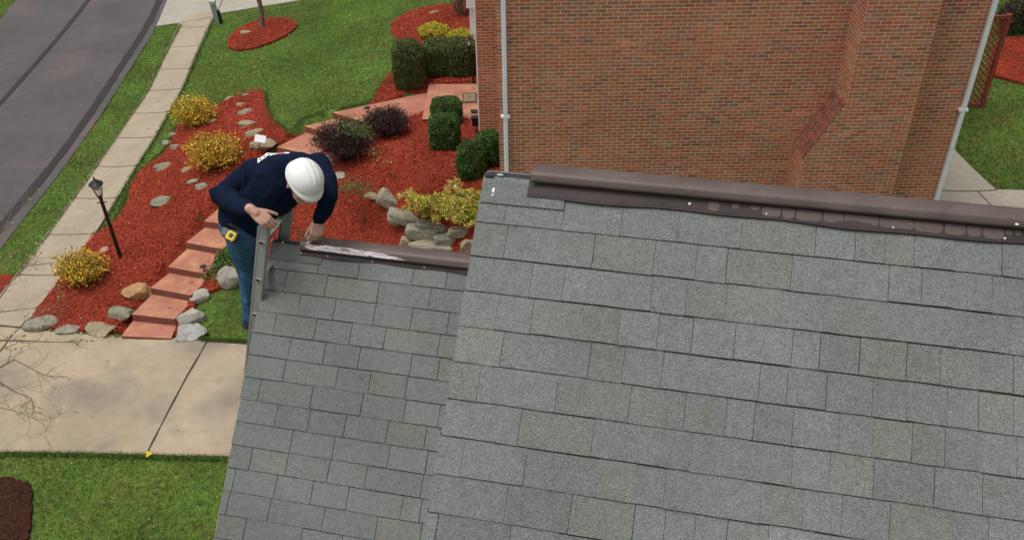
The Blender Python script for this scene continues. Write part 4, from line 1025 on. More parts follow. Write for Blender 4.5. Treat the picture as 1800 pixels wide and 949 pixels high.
# green sprig on the larger purple shrub is a seedling of its own growing through it
def seedling(px, py, pts, leafpx, label, name, lc, n=200, leaf=.05, r=.012, spread=.15, cat='plant', trunk='twig', h=None):
    """pts: trunk polyline in pixels from the ground up (all in the vertical plane through the foot facing the camera)"""
    g = G(px, py); Y = g[1]; t = thing(name, g, label, cat); P3 = [onY(a, b, Y) for a, b in pts]; mb = MB(); m = len(P3)
    P3[0] = g.copy()-np.array([0,0,.05])
    mb.tube(P3, [r*(1-.75*i/(m-1)) for i in range(m)], 6)
    C = []; tw = mb
    for (a, b, s) in leafpx:
        c = onY(a, b, Y); base = min(P3, key=lambda p: np.linalg.norm(p-c)); 
        for i in range(5):
            e = c+RNG.normal(0, s, 3)*np.array([1,1,.6]); tw.tube([base, (base+e)/2+RNG.normal(0,.02,3), e], [r*.45, r*.3, r*.15], 4, cap=False)
        C.append(c+RNG.normal(0, 1, (n//len(leafpx), 3))*np.array([s, s, s*.6]))
    tw.build('stem', MT[trunk], t); C = np.vstack(C); c = np.array(lc)[RNG.integers(0, len(lc), len(C))]*np.exp(RNG.normal(0,.25,(len(C),1)))
    cards('foliage', leaf_quads(C, leaf, .5, .3), 4, np.clip(c, 0, 1), MT['leaf'], t); return t
LG = [(.08,.16,.03),(.11,.20,.04),(.06,.11,.025)]
seedling(630,287, [(630,287),(628,262),(626,240),(622,226)], [(612,222,.16),(628,226,.18),(640,234,.1)], 'bright green sprig growing up through the larger purple shrub', 'green_sprig', LG, 700, .045, .014)
seedling(638,396, [(638,396),(636,375),(632,350),(628,330)], [(625,327,.20),(612,330,.12),(640,331,.14)], 'thin sapling with a small flat green top standing in the mulch', 'sapling', [(.07,.13,.03),(.10,.16,.035),(.12,.10,.04)], 520, .045, .02, trunk='bark')
seedling(699,314, [(699,314),(694,302),(680,288),(664,268)], [(655,268,.10),(668,272,.10),(680,283,.06)], 'spindly bent plant with yellowish leaves below the purple shrubs', 'bent_seedling', [(.30,.28,.06),(.20,.24,.05)], 110, .04, .008)
seedling(560,425, [(560,425),(561,415),(562,405)], [(563,404,.07),(558,412,.06)], 'small green weed in the mulch just right of the man\'s writing hand', 'weed', LG, 90, .04, .006)
seedling(531,416, [(531,416),(531,409)], [(530,409,.07),(535,412,.05)], 'small green weed between the ladder and the man\'s writing hand', 'weed', LG, 90, .04, .006)
seedling(598,340, [(598,340),(600,333)], [(598,332,.07),(606,329,.05)], 'tiny green weed left of the thin sapling', 'weed', LG, 60, .035, .005)
seedling(550,290, [(550,290),(552,286)], [(552,286,.06)], 'tiny olive weed beside the flat stone by the steps', 'weed', [(.12,.12,.04)], 50, .035, .005)
# ground cover sprawling down beside the steps
def sprawl(pxs, label, n, spread, lc, leaf=.05, h=.12, name='ground_cover'):
    pts = np.array([G(*p) for p in pxs]); t = RNG.integers(0, len(pts)-1, n); k = RNG.random(n)[:, None]; q = pts[t]*(1-k)+pts[t+1]*k+RNG.normal(0, spread, (n, 3)); q[:, 2] = terr(q[:, 0], q[:, 1])+.05+h*RNG.random(n)
    c = np.array(lc)[RNG.integers(0, len(lc), n)]*np.exp(RNG.normal(0,.25,(n,1)))
    o = cards(name, leaf_quads(q, leaf, .5, .2), 4, np.clip(c, 0, 1), MT['leaf'], None, pts[0]); tag(o, label, 'plant'); return o
sprawl([(420,446),(405,452),(395,462),(384,470),(374,482)], 'sprawling bright green ground cover between the steps and the large grey slab', 2600, .17, LG, .05)
# yellow-green andromeda bushes above the dry-stone wall
PY = [(.50,.45,.07),(.42,.42,.06),(.34,.36,.05),(.60,.50,.14),(.48,.30,.09)]
def clumpbush(px, py, clumps, label, z_up=.35, cat='shrub'):
    g = G(px, py); t = thing('andromeda_shrub', g, label, cat); mb = MB(); C = []; Cc = []
    for (a, b, s, hh) in clumps:
        c = onZ(a, b, g[2]+hh); mb.tube([g-np.array([0,0,.03]), (g+c)/2+np.array([0,0,.05]), c], [.02,.012,.006], 5)
        m = int(60*s*10); nsub = max(3, int(s*60))
        for i in range(nsub):
            d = rnd_unit(1)[0]; d[2] = abs(d[2]); e = c+d*s*RNG.uniform(.5, 1.1); k = 46
            # whorl of narrow leaves
            a_ = RNG.normal(0, .035, (k, 3)); C.append(e+a_); Cc.append(np.array(PY)[RNG.integers(0, len(PY))]*np.exp(RNG.normal(0,.22,(k,1)))*np.ones((k,3)))
            mb.tube([c, e], [.006, .003], 3, cap=False)
    mb.build('branches', MT['twig'], t); C = np.vstack(C); c = np.vstack(Cc)
    cards('foliage', leaf_quads(C, .06, .3, .2), 4, np.clip(c, 0, 1), MT['leaf'], t)
clumpbush(748,380, [(718,350,.20,.45),(732,356,.22,.5),(748,360,.22,.5),(760,352,.2,.5),(770,365,.2,.4),(722,368,.18,.3),(742,376,.17,.25),(765,383,.12,.2)], 'yellow-green leafy bush over the left part of the dry-stone wall')
clumpbush(808,392, [(797,330,.17,.7),(790,345,.17,.6),(812,348,.2,.65),(830,350,.22,.6),(800,365,.22,.5),(818,368,.24,.5),(836,372,.22,.4),(808,385,.22,.3),(826,392,.22,.25),(790,378,.15,.3),(840,352,.2,.5)], 'taller yellow-green leafy bush against the left edge of the main roof')
# dandelions
for i, (a, b) in enumerate([(262,801),(266,803),(261,806)]):
    g = G(a, b); t = thing('dandelion', g, ['yellow dandelion at the end of the driveway crack, left one', 'yellow dandelion at the end of the driveway crack, right one', 'yellow dandelion a little below the driveway edge, lowest one'][i], 'flower', 'dandelions at the driveway edge')
    mb = MB(); mb.tube([g, g+np.array([0,0,.07])], .004, 5); mb.build('stem', MT['util'], t); mb = MB(); mb.lathe(g+np.array([0,0,.07]), [(.008,0),(.03,.012),(.022,.022),(.006,.024)], 10); mb.build('flower_head', MT['yellow'], t)

# --- trees
def grow(mb, p, d, L, r, lev, leaves, up=.12, n=4, kink=.18, kids=(2, 4), minr=.002):
    pts = [p]; rs = [r]; q = p.copy()
    for i in range(n):
        d = d+RNG.normal(0, kink, 3)+np.array([0,0,up]); d /= np.linalg.norm(d); q = q+d*L/n; pts.append(q.copy()); rs.append(max(minr, r*(1-.65*(i+1)/n)))
    mb.tube(pts, rs, 6 if r > .02 else 4, cap=False); leaves.append(q)
    if lev > 0:
        for k in range(RNG.integers(*kids)+1):
            i = RNG.integers(1, n+1); e = rnd_unit(1)[0]; e = d*.7+e*.75; e /= np.linalg.norm(e); grow(mb, pts[i], e, L*RNG.uniform(.5, .8), rs[i]*.7, lev-1, leaves, up, n, kink, kids, minr)
# young tree in the round bed
g = G(462,50); t = thing('young_tree', g, 'young tree with a pale lichened trunk in the round red bed on the lawn', 'tree')
tp = onY(450, -25, g[1]); mb = MB(); mb.tube([g-np.array([0,0,.1]), g+np.array([0,0,.12]), g*.6+tp*.4+np.array([.05,0,0]), tp, tp+np.array([-.1,.1,1.2])], [.13,.085,.075,.065,.045], 10); mb.build('trunk', MT['bark'], t)
mb = MB(); lv = []
for i in range(9): grow(mb, tp+np.array([0,0,.15*i-.1]), np.array([math.cos(i*2.4), math.sin(i*2.4), .7]), 1.6, .03, 2, lv)
mb.build('branches', MT['bark'], t); C = np.vstack([np.array(lv)+RNG.normal(0,.12,(len(lv),3)) for _ in range(6)]); cards('buds', leaf_quads(C, .05, .5), 4, vary((.16,.20,.05), len(C)), MT['leaf'], t)
# bare multi-stemmed shrub in the upper bed
g = G(812,28); t = thing('bare_shrub', g, 'leafless many-stemmed shrub in the upper red bed beside the brick house', 'shrub'); mb = MB(); lv = []
for i in range(17): a = i*2.39; grow(mb, g+np.array([math.cos(a)*.08, math.sin(a)*.08, -.05]), np.array([math.cos(a)*.55, math.sin(a)*.35, 1.2]), 1.3, .026, 2, lv, up=.1, kink=.12)
mb.build('stems', MT['twig'], t); C = np.vstack([np.array(lv)+RNG.normal(0,.06,(len(lv),3)) for _ in range(3)]); cards('buds', leaf_quads(C, .03, .5), 4, vary((.16,.15,.05), len(C)), MT['leaf'], t)
# the bare tree whose twigs reach in from the left, over the driveway
BT = G(-330, 640); bt = thing('bare_tree', BT, 'nearly leafless tree reaching thin budding branches in over the left of the driveway', 'tree')
mb = MB(); top = BT+np.array([.2,0,5.2]); mb.tube([BT-np.array([0,0,.2]), BT+np.array([.05,0,1.5]), BT+np.array([.15,0,3.4]), top], [.15,.11,.09,.04], 10); mb.build('trunk', MT['bark'], bt)
mb = MB(); lv = []
DZ = 14.2
def limb(pxs, z0, z1, r):
    n = len(pxs); pts = [P(a, b, z0+(z1-z0)*i/(n-1)) for i, (a, b) in enumerate(pxs)]
    s = min([BT+np.array([.1*k, 0, k]) for k in (1.6, 2.4, 3.2, 4.0, 4.8)], key=lambda q: abs(q[2]-pts[0][2]))
    allp = [s]+pts; m = len(allp); mb.tube(allp, [r*(1-.85*i/(m-1)) for i in range(m)], 5, cap=False)
    for p_, q_ in zip(pts[:-1], pts[1:]):
        d = (q_-p_); L = np.linalg.norm(d); d /= L
        for k in range(RNG.integers(2, 5)):
            e = d*.8+rnd_unit(1)[0]*.6; e /= np.linalg.norm(e); grow(mb, p_+(q_-p_)*RNG.random(), e, RNG.uniform(.18, .45), r*.22, 1, lv, up=.02, n=4, kink=.22, kids=(1, 3), minr=.0015)
    lv.append(pts[-1])
limb([(-60,600),(-10,598),(40,599),(90,601),(140,602)], 14, 14.4, .028)
limb([(-60,640),(0,618),(20,590),(50,560),(95,538),(110,520)], 14.2, 14.8, .020)
limb([(-60,660),(0,645),(25,632),(60,650),(80,660),(120,662)], 13.8, 13.4, .020)
limb([(-70,640),(0,672),(30,690),(55,700),(60,722),(100,740)], 13.4, 13, .020)
limb([(-60,700),(0,716),(25,722),(60,735),(98,742)], 13.2, 12.8, .014)
limb([(-60,560),(-5,530),(20,495),(45,468),(90,462),(130,456)], 14.8, 15.2, .018)
limb([(-60,500),(0,470),(15,440),(30,452),(60,470)], 15, 15.4, .014)
limb([(-60,430),(0,408),(20,386),(40,362),(54,345)], 15.4, 16, .014)
limb([(-60,470),(0,420),(12,395),(20,370),(30,350)], 15.2, 15.8, .012)
limb([(-50,560),(0,548),(30,545),(70,540),(115,555)], 14.6, 14.9, .014)
mb.build('branches', MT['twig'], bt)
C = np.array(lv)[RNG.integers(0, len(lv), 260)]+RNG.normal(0,.02,(260,3)); cards('foliage', leaf_quads(C, .045, .6), 4, vary((.42,.36,.10), 260), MT['leaf'], bt)  # these cards are twig buds on the nearly bare branches

# dark evergreen undergrowth at the far right behind the lattice
for i, (a, b, wv, hv, lb) in enumerate([(1776,66,50,60,'dark leafless undergrowth directly behind the top of the red lattice'),(1815,66,60,70,'dark tangled bush at the right edge of the photo beyond the red bed')]):
    twiggy(a, b, wv, hv, lb, 'dark_bush', [(.05,.06,.025),(.09,.08,.04),(.03,.035,.018)], 5000, .05, MT['twig'], 240, lump=.15)

# ================================================================ STREET FURNITURE AND SMALL THINGS
def lamp(px, py, pxt, pyt, label, H=None, lit=True):
    g = G(px, py); tpt = onY(pxt, pyt, g[1]); H = tpt[2]-g[2]; k = H/2.1; t = thing('lamp_post', g, label, 'lamp post', 'lantern post lamps')
    lean = np.array([(tpt[0]-g[0]), 0, 0])
    def L(h): return g+np.array([0,0,h])+lean*(h/H)
    mb = MB(); ps = [L(0)-np.array([0,0,.1]), L(.02), L(H*.45), L(H*.76)]; mb.tube(ps, [.042*k+.004,.04*k+.004,.036*k+.003,.034*k+.003], 12); mb.lathe(L(H*.755), [(.045*k,0),(.05*k,.02*k),(.03*k,.05*k)], 12); mb.lathe(L(0), [(.07*k,0),(.06*k,.03),(.045*k,.06)], 12)
    mb.build('post', MT['black'], t)
    mb = MB(); c = L(H*.70); mb.tube([c+np.array([-.11*k,0,-.01]), c+np.array([.11*k,0,.01])], .009*k+.002, 6); mb.build('ladder_rest', MT['black'], t)
    z0 = H*.785; z1 = H*.915; n = 6; r0, r1 = .062*k, .125*k
    mb = MB()
    for (r, h) in ((r0, z0), (r1, z1)): mb.lathe(L(h), [(r+.006*k, -.008*k), (r+.010*k, 0), (r+.006*k, .010*k)], 6)
    for i in range(n):
        a = 2*math.pi*i/n; mb.tube([L(z0)+np.array([r0*math.cos(a), r0*math.sin(a), 0]), L(z1)+np.array([r1*math.cos(a), r1*math.sin(a), 0])], .007*k, 5)
    fr_ = mb.build('lantern', MT['black'], t)
    mb = MB()
    for i in range(n):
        a, b = 2*math.pi*i/n, 2*math.pi*(i+1)/n; f = .93; mb.add([L(z0)+f*np.array([r0*math.cos(a), r0*math.sin(a), 0]), L(z0)+f*np.array([r0*math.cos(b), r0*math.sin(b), 0]), L(z1)+f*np.array([r1*math.cos(b), r1*math.sin(b), 0]), L(z1)+f*np.array([r1*math.cos(a), r1*math.sin(a), 0])], [(0,1,2,3)])
    mb.build('glass', GLS, fr_)
    mb = MB(); mb.lathe(L(z0+.01), [(.014*k,0),(.014*k,.04*k),(.030*k,.07*k),(.026*k,.12*k),(.006*k,.14*k)], 10); mb.build('bulb', MT['glass'], fr_)
    mb = MB(); mb.lathe(L(z1), [(r1*1.22,0),(r1*1.18,.015*k),(r1*.75,.055*k),(r1*.35,.10*k),(.02*k,.115*k),(.018*k,.13*k),(.026*k,.14*k),(.012*k,.165*k),(.004*k,.185*k)], 12); mb.build('lantern_roof', MT['black'], t)
    return t
GLS = bpy.data.materials.new('clear_glass'); GLS.use_nodes = True; b_ = GLS.node_tree.nodes['Principled BSDF']; b_.inputs['Base Color'].default_value = (.9,.92,.9,1); b_.inputs['Roughness'].default_value = .08; b_.inputs['Transmission Weight'].default_value = .85
lamp(213,455,164,311,'black lantern lamp post leaning in the red mulch by the pavement')
lamp(832,145,822,62,'black lantern lamp post in front of the hedge beside the brick house')
# utility pedestal
g = G(384,42); t = thing('utility_pedestal', g, 'grey-green utility pedestal at the end of the pavement by the upper driveway', 'utility box')
tp = onY(374, 4, g[1]); H = tp[2]-g[2]; lx = (tp[0]-g[0])/H; mb = MB()
mb.box(g-np.array([.09,.09,.05]), (.16,0,0), (0,.16,0), (lx*H,0,H)); mb.build('body', MT['util'], t)
mb = MB(); mb.box(g+np.array([-.11+lx*H,-.11,H-.05]), (.20,0,0), (0,.20,0), (0,0,.10)); mb.build('cap', mat('pale_green_plastic', (.42,.5,.46), .5), t)
mb = MB(); mb.box(g+np.array([.09,-.05,0]), (.07,0,0), (0,.08,0), (lx*H*.62,0,H*.62)); mb.build('conduit', MT['black'], t)
# solar path lights
def pathlight(px, py, pxt, pyt, label, r=.075):
    g = G(px, py); tp = onY(pxt, pyt, g[1]); t = thing('path_light', g, label, 'garden light', 'round black path lights beside the steps'); mb = MB(); mb.tube([g-np.array([0,0,.05]), tp], .008, 6); mb.build('stake', MT['black'], t)
    mb = MB(); mb.lathe(tp, [(.02,-.05),(.05,-.02),(r,0),(r,.012),(r*.8,.02)], 16); mb.build('lamp_head', MT['black'], t)
pathlight(368,486,357,469,'round black path light beside the middle steps below the man'); pathlight(562,262,553,245,'round black path light left of the larger purple shrub'); pathlight(648,200,645,190,'round black path light behind the two purple shrubs at the walk', .08)
# white card on a stake
g = G(452,272); tp = onY(457,246, g[1]); t = thing('garden_sign', g, 'small blank white card sign on a black stake in front of a tan stone', 'sign'); mb = MB(); mb.tube([g-np.array([0,0,.05]), tp], .009, 6); mb.build('stake', MT['black'], t)
ax = np.array([.97,.05,-.22]); ax /= np.linalg.norm(ax); nn = np.array([0,-.62,.78]); ay = np.cross(nn, ax); ay /= np.linalg.norm(ay); nn = np.cross(ax, ay)
mb = MB(); mb.cbox(tp+np.array([.01,0,.03]), .26, .19, .012, ax=ax, ay=ay, az=nn); mb.build('card', MT['card'], t)
# porch things: mat, vent mat, box lamp
def matrect(pxs, h, m, name, label, cat, inner=None):
    q = [onZ(*p, h) for p in pxs]; c = sum(q)/4; t = thing(name, c-np.array([0,0,0]), label, cat); mb = MB(); vs = [p+np.array([0,0,.0]) for p in q]+[p+np.array([0,0,.022]) for p in q]
    mb.add(vs, [(4,5,6,7),(0,1,5,4),(1,2,6,5),(2,3,7,6),(3,0,4,7)]); o = mb.build('border', m, t)
    if o.data.polygons[0].normal.z < 0: o.data.flip_normals()
    if inner:
        i2 = [c+(p-c)*.78+np.array([0,0,.026]) for p in q]; mb = MB(); mb.add(i2, [(0,1,2,3)]); o = mb.build('pile', inner, t)
        if o.data.polygons[0].normal.z < 0: o.data.flip_normals()
        i3 = [c+(p-c)*k_+np.array([0,0,.029]) for p, k_ in zip(q, (.3,.3,.3,.3))]; i3 = [c+(p-c)*np.array([.25,.62,1])+np.array([0,0,.002]) for p in i3]; mb = MB(); mb.add(i3, [(0,1,2,3)]); o = mb.build('emblem', m, t)
        if o.data.polygons[0].normal.z < 0: o.data.flip_normals()
matrect([(813,165),(838,164),(838,181),(812,182)], PORCH_H+.003, MT['mat_d'], 'doormat', 'brown doormat with a dark border on the red porch slab', 'doormat', MT['mat_l'])
matrect([(827,194),(839,194),(839,200),(829,200)], PORCH_H+.003, MT['black'], 'floor_grate', 'small black grate on the porch slab below the doormat', 'grate')
g = G(838,236); tp = onY(836,216,g[1]); t = thing('wall_lamp', g, 'small black box light on a stake against the brick corner below the porch', 'garden light'); mb = MB(); mb.tube([g, tp], .012, 6); mb.build('stake', MT['black'], t); mb = MB(); mb.cbox(tp+np.array([0,0,.03]), .16, .12, .20); mb.cbox(tp+np.array([0,0,.14]), .20, .16, .03); mb.build('lamp_head', MT['black'], t)
# red lattice screen right of the brick house
a = G(1702,190); b_2 = G(1725,187); tpp = onY(1771,24,b_2[1]); Hh = tpp[2]-b_2[2]; Yl = b_2[1]; xr = b_2[0]; xl = xr-.62
t = thing('lattice_screen', (xr,Yl,b_2[2]), 'dark red wooden lattice screen standing just right of the brick house', 'lattice')
lx = (tpp[0]-b_2[0])*0
d = np.array([-1.,-.12,0]); d /= np.linalg.norm(d); base = np.array([xr,Yl,b_2[2]-.05]); Wd = 1.55
for k, nm in ((0,'post'),(Wd,'post')): mb = MB(); p0 = base+d*k; mb.cbox(p0+np.array([0,0,Hh/2]), .1, .1, Hh+.06, ax=d, ay=(-d[1],d[0],0)); mb.build(nm, MT['lattice'], t)
for hgt in (.1, Hh-.03): mb = MB(); mb.cbox(base+d*Wd/2+np.array([0,0,hgt]), Wd, .05, .09, ax=d, ay=(-d[1],d[0],0)); mb.build('rail', MT['lattice'], t)
mb = MB(); nrm = np.array([-d[1],d[0],0]); s = .11
for sgn, off in ((1,-.006),(-1,.006)):
    k = -Hh
    while k < Wd+Hh:
        # strip u = k + sgn*h, clipped to the panel
        h0, h1 = .1, Hh-.05; us = [k+sgn*h0*1.0, k+sgn*h1*1.0]; lo, hi = h0, h1
        f = lambda h: k+sgn*h
        if sgn > 0: lo = max(lo, -k); hi = min(hi, Wd-k)
        else: lo = max(lo, k-Wd); hi = min(hi, k)
        if hi-lo > .08:
            A = base+d*f(lo)+np.array([0,0,lo])+nrm*off; B = base+d*f(hi)+np.array([0,0,hi])+nrm*off; v = (B-A); L_ = np.linalg.norm(v); v /= L_; mb.cbox((A+B)/2, L_, .034, .009, ax=v, ay=np.cross(nrm, v), az=nrm)
        k += s*1.41
mb.build('lattice_panel', MT['lattice'], t)

# ================================================================ LADDER
LB_ = rad(15.0); lup = E_*math.sin(LB_)+np.array([0,0,math.cos(LB_)]); lm = np.cross(Q_, lup); lm = lm if lm@E_ < 0 else -lm   # lm: towards the climber
H0 = P(463,426,5.64)-E_*.010; LW = .40
lad = thing('extension_ladder', H0-lup*9+Q_*LW/2, 'grey aluminium extension ladder leaning on the left end of the lower roof under the man', 'ladder')
LLEN = (H0[2]-th(H0[0]-2, H0[1]))/math.cos(LB_)
def channel(c0, sgn, top, name):
    """rail: web .085 wide with two flanges turned inwards"""
    mb = MB(); L = LLEN+top; o = c0+lup*top; wv = lm*.076; 
    mb.box(o-lup*L-wv/2, wv, Q_*sgn*.004 if sgn > 0 else Q_*-.004, lup*L)
    for k in (-1, 1):
        a = o-lup*L+lm*(.038*k-(.004 if k > 0 else 0)); mb.box(a, lm*.004, Q_*sgn*.027, lup*L)
        b = o-lup*L+lm*(.038*k-(.018 if k > 0 else 0)); mb.box(b+Q_*sgn*.0005, lm*.018, Q_*sgn*.005, lup*(L-.001))
        # raised rib on the outside of the web
        r_ = o-lup*L+lm*(.0275*k-.003); mb.box(r_-Q_*sgn*.003, lm*.006, Q_*sgn*.003, lup*(L-.002))
    # turn every face outwards by recalculating normals
    me = mb.mesh(name, MT['alu']); bm = bmesh.new(); bm.from_mesh(me); bmesh.ops.recalc_face_normals(bm, faces=bm.faces); bm.to_mesh(me); bm.free()
    return link(name, me, lad)
near = channel(H0, 1, .10, 'rail'); far = channel(H0+Q_*LW, -1, .10, 'rail')
# top end caps
for o_, s_ in ((H0, 1), (H0+Q_*LW, -1)):
    mb = MB(); mb.cbox(o_+lup*.102+Q_*s_*.014, .079, .031, .006, ax=lm, ay=Q_, az=lup); mb.build('rail_cap', MT['alul'] if False else MT['alu'], lad)
def dshape(r=.0195):
    pts = []
    for i in range(9): a = math.pi+math.pi*i/8; pts.append((r*math.cos(a), r*1.05*math.sin(a)))
    return pts+[(r*1.0, .006), (-r*1.0, .006)]
k = 0
while k*.305 < LLEN-.15:
    c0 = H0-lup*.305*k; D = dshape(); n = len(D); mb = MB()
    for rr, m_, y0, y1 in ((1, 0, -.008, LW+.008),):
        vs = [c0+lm*x+lup*y+Q_*y0 for x, y in D]+[c0+lm*x+lup*y+Q_*y1 for x, y in D]
        mb.add(vs, [(i, (i+1) % n, n+(i+1) % n, n+i) for i in range(n)], 0)
        vi = [c0+lm*x*.72+lup*y*.72+Q_*y0 for x, y in D]+[c0+lm*x*.72+lup*y*.72+Q_*y1 for x, y in D]
        mb.add(vi, [(n+i, n+(i+1) % n, (i+1) % n, i) for i in range(n)], 1)
        for y_, b_ in ((y0, 0), (y1, 1)):
            ring = [c0+lm*x+lup*y+Q_*y_ for x, y in D]+[c0+lm*x*.72+lup*y*.72+Q_*y_ for x, y in D]
            mb.add([c0+lm*x*.73+lup*y*.73+Q_*(y_+(.003 if not b_ else -.003)) for x, y in D], [tuple(range(n))[::-1] if not b_ else tuple(range(n))], 1)
            mb.add(ring, [(i, n+i, n+(i+1) % n, (i+1) % n) if not b_ else ((i+1) % n, n+(i+1) % n, n+i, i) for i in range(n)], 0)
    mb.build('rung', [MT['alul'], MT['dark']], lad); k += 1
for o_ in (H0, H0+Q_*LW):
    mb = MB(); mb.cbox(o_-lup*(LLEN-.02)+Q_*(.016 if o_ is H0 else -.016), .11, .06, .05, ax=lm, ay=Q_, az=lup); mb.build('foot', MT['black'], lad)

# ================================================================ MAN
bpy.context.view_layer.update()
def cap_add(bm, p0, p1, r0, r1, seg=18):
    p0, p1 = Vector(p0), Vector(p1); d = p1-p0; L = d.length
    for p, r in ((p0, r0), (p1, r1)):
        bmesh.ops.create_icosphere(bm, subdivisions=3, radius=r, matrix=Matrix.Translation(p))
    if L > 1e-5:
        M_ = Matrix.Translation((p0+p1)/2) @ d.to_track_quat('Z', 'Y').to_matrix().to_4x4()
        bmesh.ops.create_cone(bm, cap_ends=True, segments=seg, radius1=r0, radius2=r1, depth=L, matrix=M_)
def ell_add(bm, c, axes, radii):
    A = Matrix([[axes[j][i]*radii[j] for j in range(3)] for i in range(3)]).to_4x4(); bmesh.ops.create_icosphere(bm, subdivisions=4, radius=1, matrix=Matrix.Translation(Vector(c)) @ A)
def chain(bm, pts, rs):
    for i in range(len(pts)-1): cap_add(bm, pts[i], pts[i+1], rs[i], rs[i+1])
def remesh(bm, vox, smooth_it, name):
    me = bpy.data.meshes.new(name+'_src'); bm.to_mesh(me); bm.free(); o = bpy.data.objects.new(name+'_src', me); COL.objects.link(o)
    m = o.modifiers.new('r', 'REMESH'); m.mode = 'VOXEL'; m.voxel_size = vox; m.use_smooth_shade = True
    if smooth_it: s_ = o.modifiers.new('s', 'SMOOTH'); s_.iterations = smooth_it; s_.factor = .5
    bpy.context.view_layer.update(); dg = bpy.context.evaluated_depsgraph_get(); ne = bpy.data.meshes.new_from_object(o.evaluated_get(dg)); ne.name = name
    bpy.data.objects.remove(o); bpy.data.meshes.remove(me); ne.polygons.foreach_set('use_smooth', [True]*len(ne.polygons)); return ne
def folds(me, amp, freq, centers=(), aniso=(1,1,1)):
    n = len(me.vertices); co = np.empty(n*3); me.vertices.foreach_get('co', co); co = co.reshape(-1, 3); nr = np.empty(n*3); me.vertices.foreach_get('normal', nr); nr = nr.reshape(-1, 3)
    out = np.zeros(n)
    for i in range(n):
        p = co[i]; q = Vector((p[0]*aniso[0], p[1]*aniso[1], p[2]*aniso[2]))
        w_ = Vector((noise.noise(q*3), noise.noise(q*3+Vector((9,0,0))), 0))*.12
        v = 1-abs(noise.noise((q+w_)*freq))*2; v = v**3
        a = amp*(.35+.65*max(0, noise.noise(q*2.2+Vector((0,4,0)))+.45))
        for c, r, k_ in centers:
            d = np.linalg.norm(p-c); a += k_*math.exp(-(d/r)**2)
        out[i] = a*(v-.35)
    co += nr*out[:, None]; me.vertices.foreach_set('co', co.ravel()); me.update()

PEL = P(431,386,6.0); BEL = P(464,351,5.93); CHE = P(497,316,5.84); NB = P(511,295,5.80)
RS, REl, RWr = P(453,305,5.86), P(386,343,5.84), P(446,372,5.50)
LS_, LEl, LWr = P(556,292,5.90), P(578,345,5.72), P(560,388,5.86)
man = thing('person', PEL*np.array([1,1,1])-np.array([0,0,.95]), 'person in navy sweatshirt, jeans and white hard hat bending over the ladder with a chalk', 'person')
tc_ = -F_
# ---- head frame
hc = tc_*.70+R_*.55+U_*.42; hc /= np.linalg.norm(hc)                       # crown
hf = R_*.30-U_*.95; hf = hf-hc*(hf@hc); hf /= np.linalg.norm(hf)           # face
hs_ = np.cross(hf, hc)                                                     # its right side... sideways
HC = P(531,321,5.60)
def hp(f, s, c): return HC+hf*f+hs_*s+hc*c
# ---- hands
def rot(v, ax, a): return np.array(Matrix.Rotation(a, 3, Vector(ax)) @ Vector(v))
def hand(bm, Wp, d, n, thumb, curls, tcurl, sc=1.0, spread=.06):
    """d: wrist to knuckles, n: out of the back of the hand, thumb: thumb side"""
    d = d/np.linalg.norm(d); n = n-d*(n@d); n /= np.linalg.norm(n); s = thumb-d*(thumb@d)-n*(thumb@n); s /= np.linalg.norm(s); tips = []
    cap_add(bm, Wp-d*.03, Wp+d*.015, .029*sc, .030*sc)
    ax = np.cross(d, n); # bending axis sign chosen so fingers fold to the palm
    if (rot(d, ax, .3)@n) > 0: ax = -ax
    K = []; Ls = [(.046,.027,.022), (.050,.031,.023), (.046,.029,.023), (.036,.022,.020)]
    for i, off in enumerate((.030, .010, -.010, -.029)):
        kn = Wp+d*(.093-.004*abs(i-1)-(.006 if i == 3 else 0))*sc+s*off*sc+n*.004
        chain(bm, [Wp+d*.012+s*off*.6*sc, Wp+d*.05*sc+s*off*.85*sc+n*.003, kn], [.017*sc, .0155*sc, .0118*sc]); p = kn; dd = d+s*spread*(1.5-i)*.9; dd /= np.linalg.norm(dd); r = [.0098, .0090, .0083, .0073] if i < 3 else [.0086, .0078, .0072, .0064]; js = [p]
        for j in range(3):
            dd = rot(dd, ax, curls[i][j]); q = p+dd*Ls[i][j]*sc*1.02; cap_add(bm, p, q, r[j]*sc*1.08, r[j+1]*sc*1.05); p = q; js.append(p)
        K.append(js)
    ell_add(bm, Wp+d*.05*sc-n*.004, (d, s, n), (.050*sc, .040*sc, .018*sc))
    # thumb leaves the side of the palm near the wrist
    b = Wp+d*.022*sc+s*.026*sc-n*.006; td = d*tcurl[0]+s*tcurl[1]+n*tcurl[2]; td /= np.linalg.norm(td)
    p1 = b+td*.042*sc; td2 = td+d*tcurl[3]+n*tcurl[4]; td2 /= np.linalg.norm(td2); p2 = p1+td2*.034*sc; td3 = td2+d*tcurl[3]*.6+n*tcurl[4]; td3 /= np.linalg.norm(td3); p3 = p2+td3*.024*sc
    chain(bm, [b, p1, p2, p3], [.0165*sc, .0130*sc, .0108*sc, .0088*sc]); return K, p3
bm = bmesh.new()
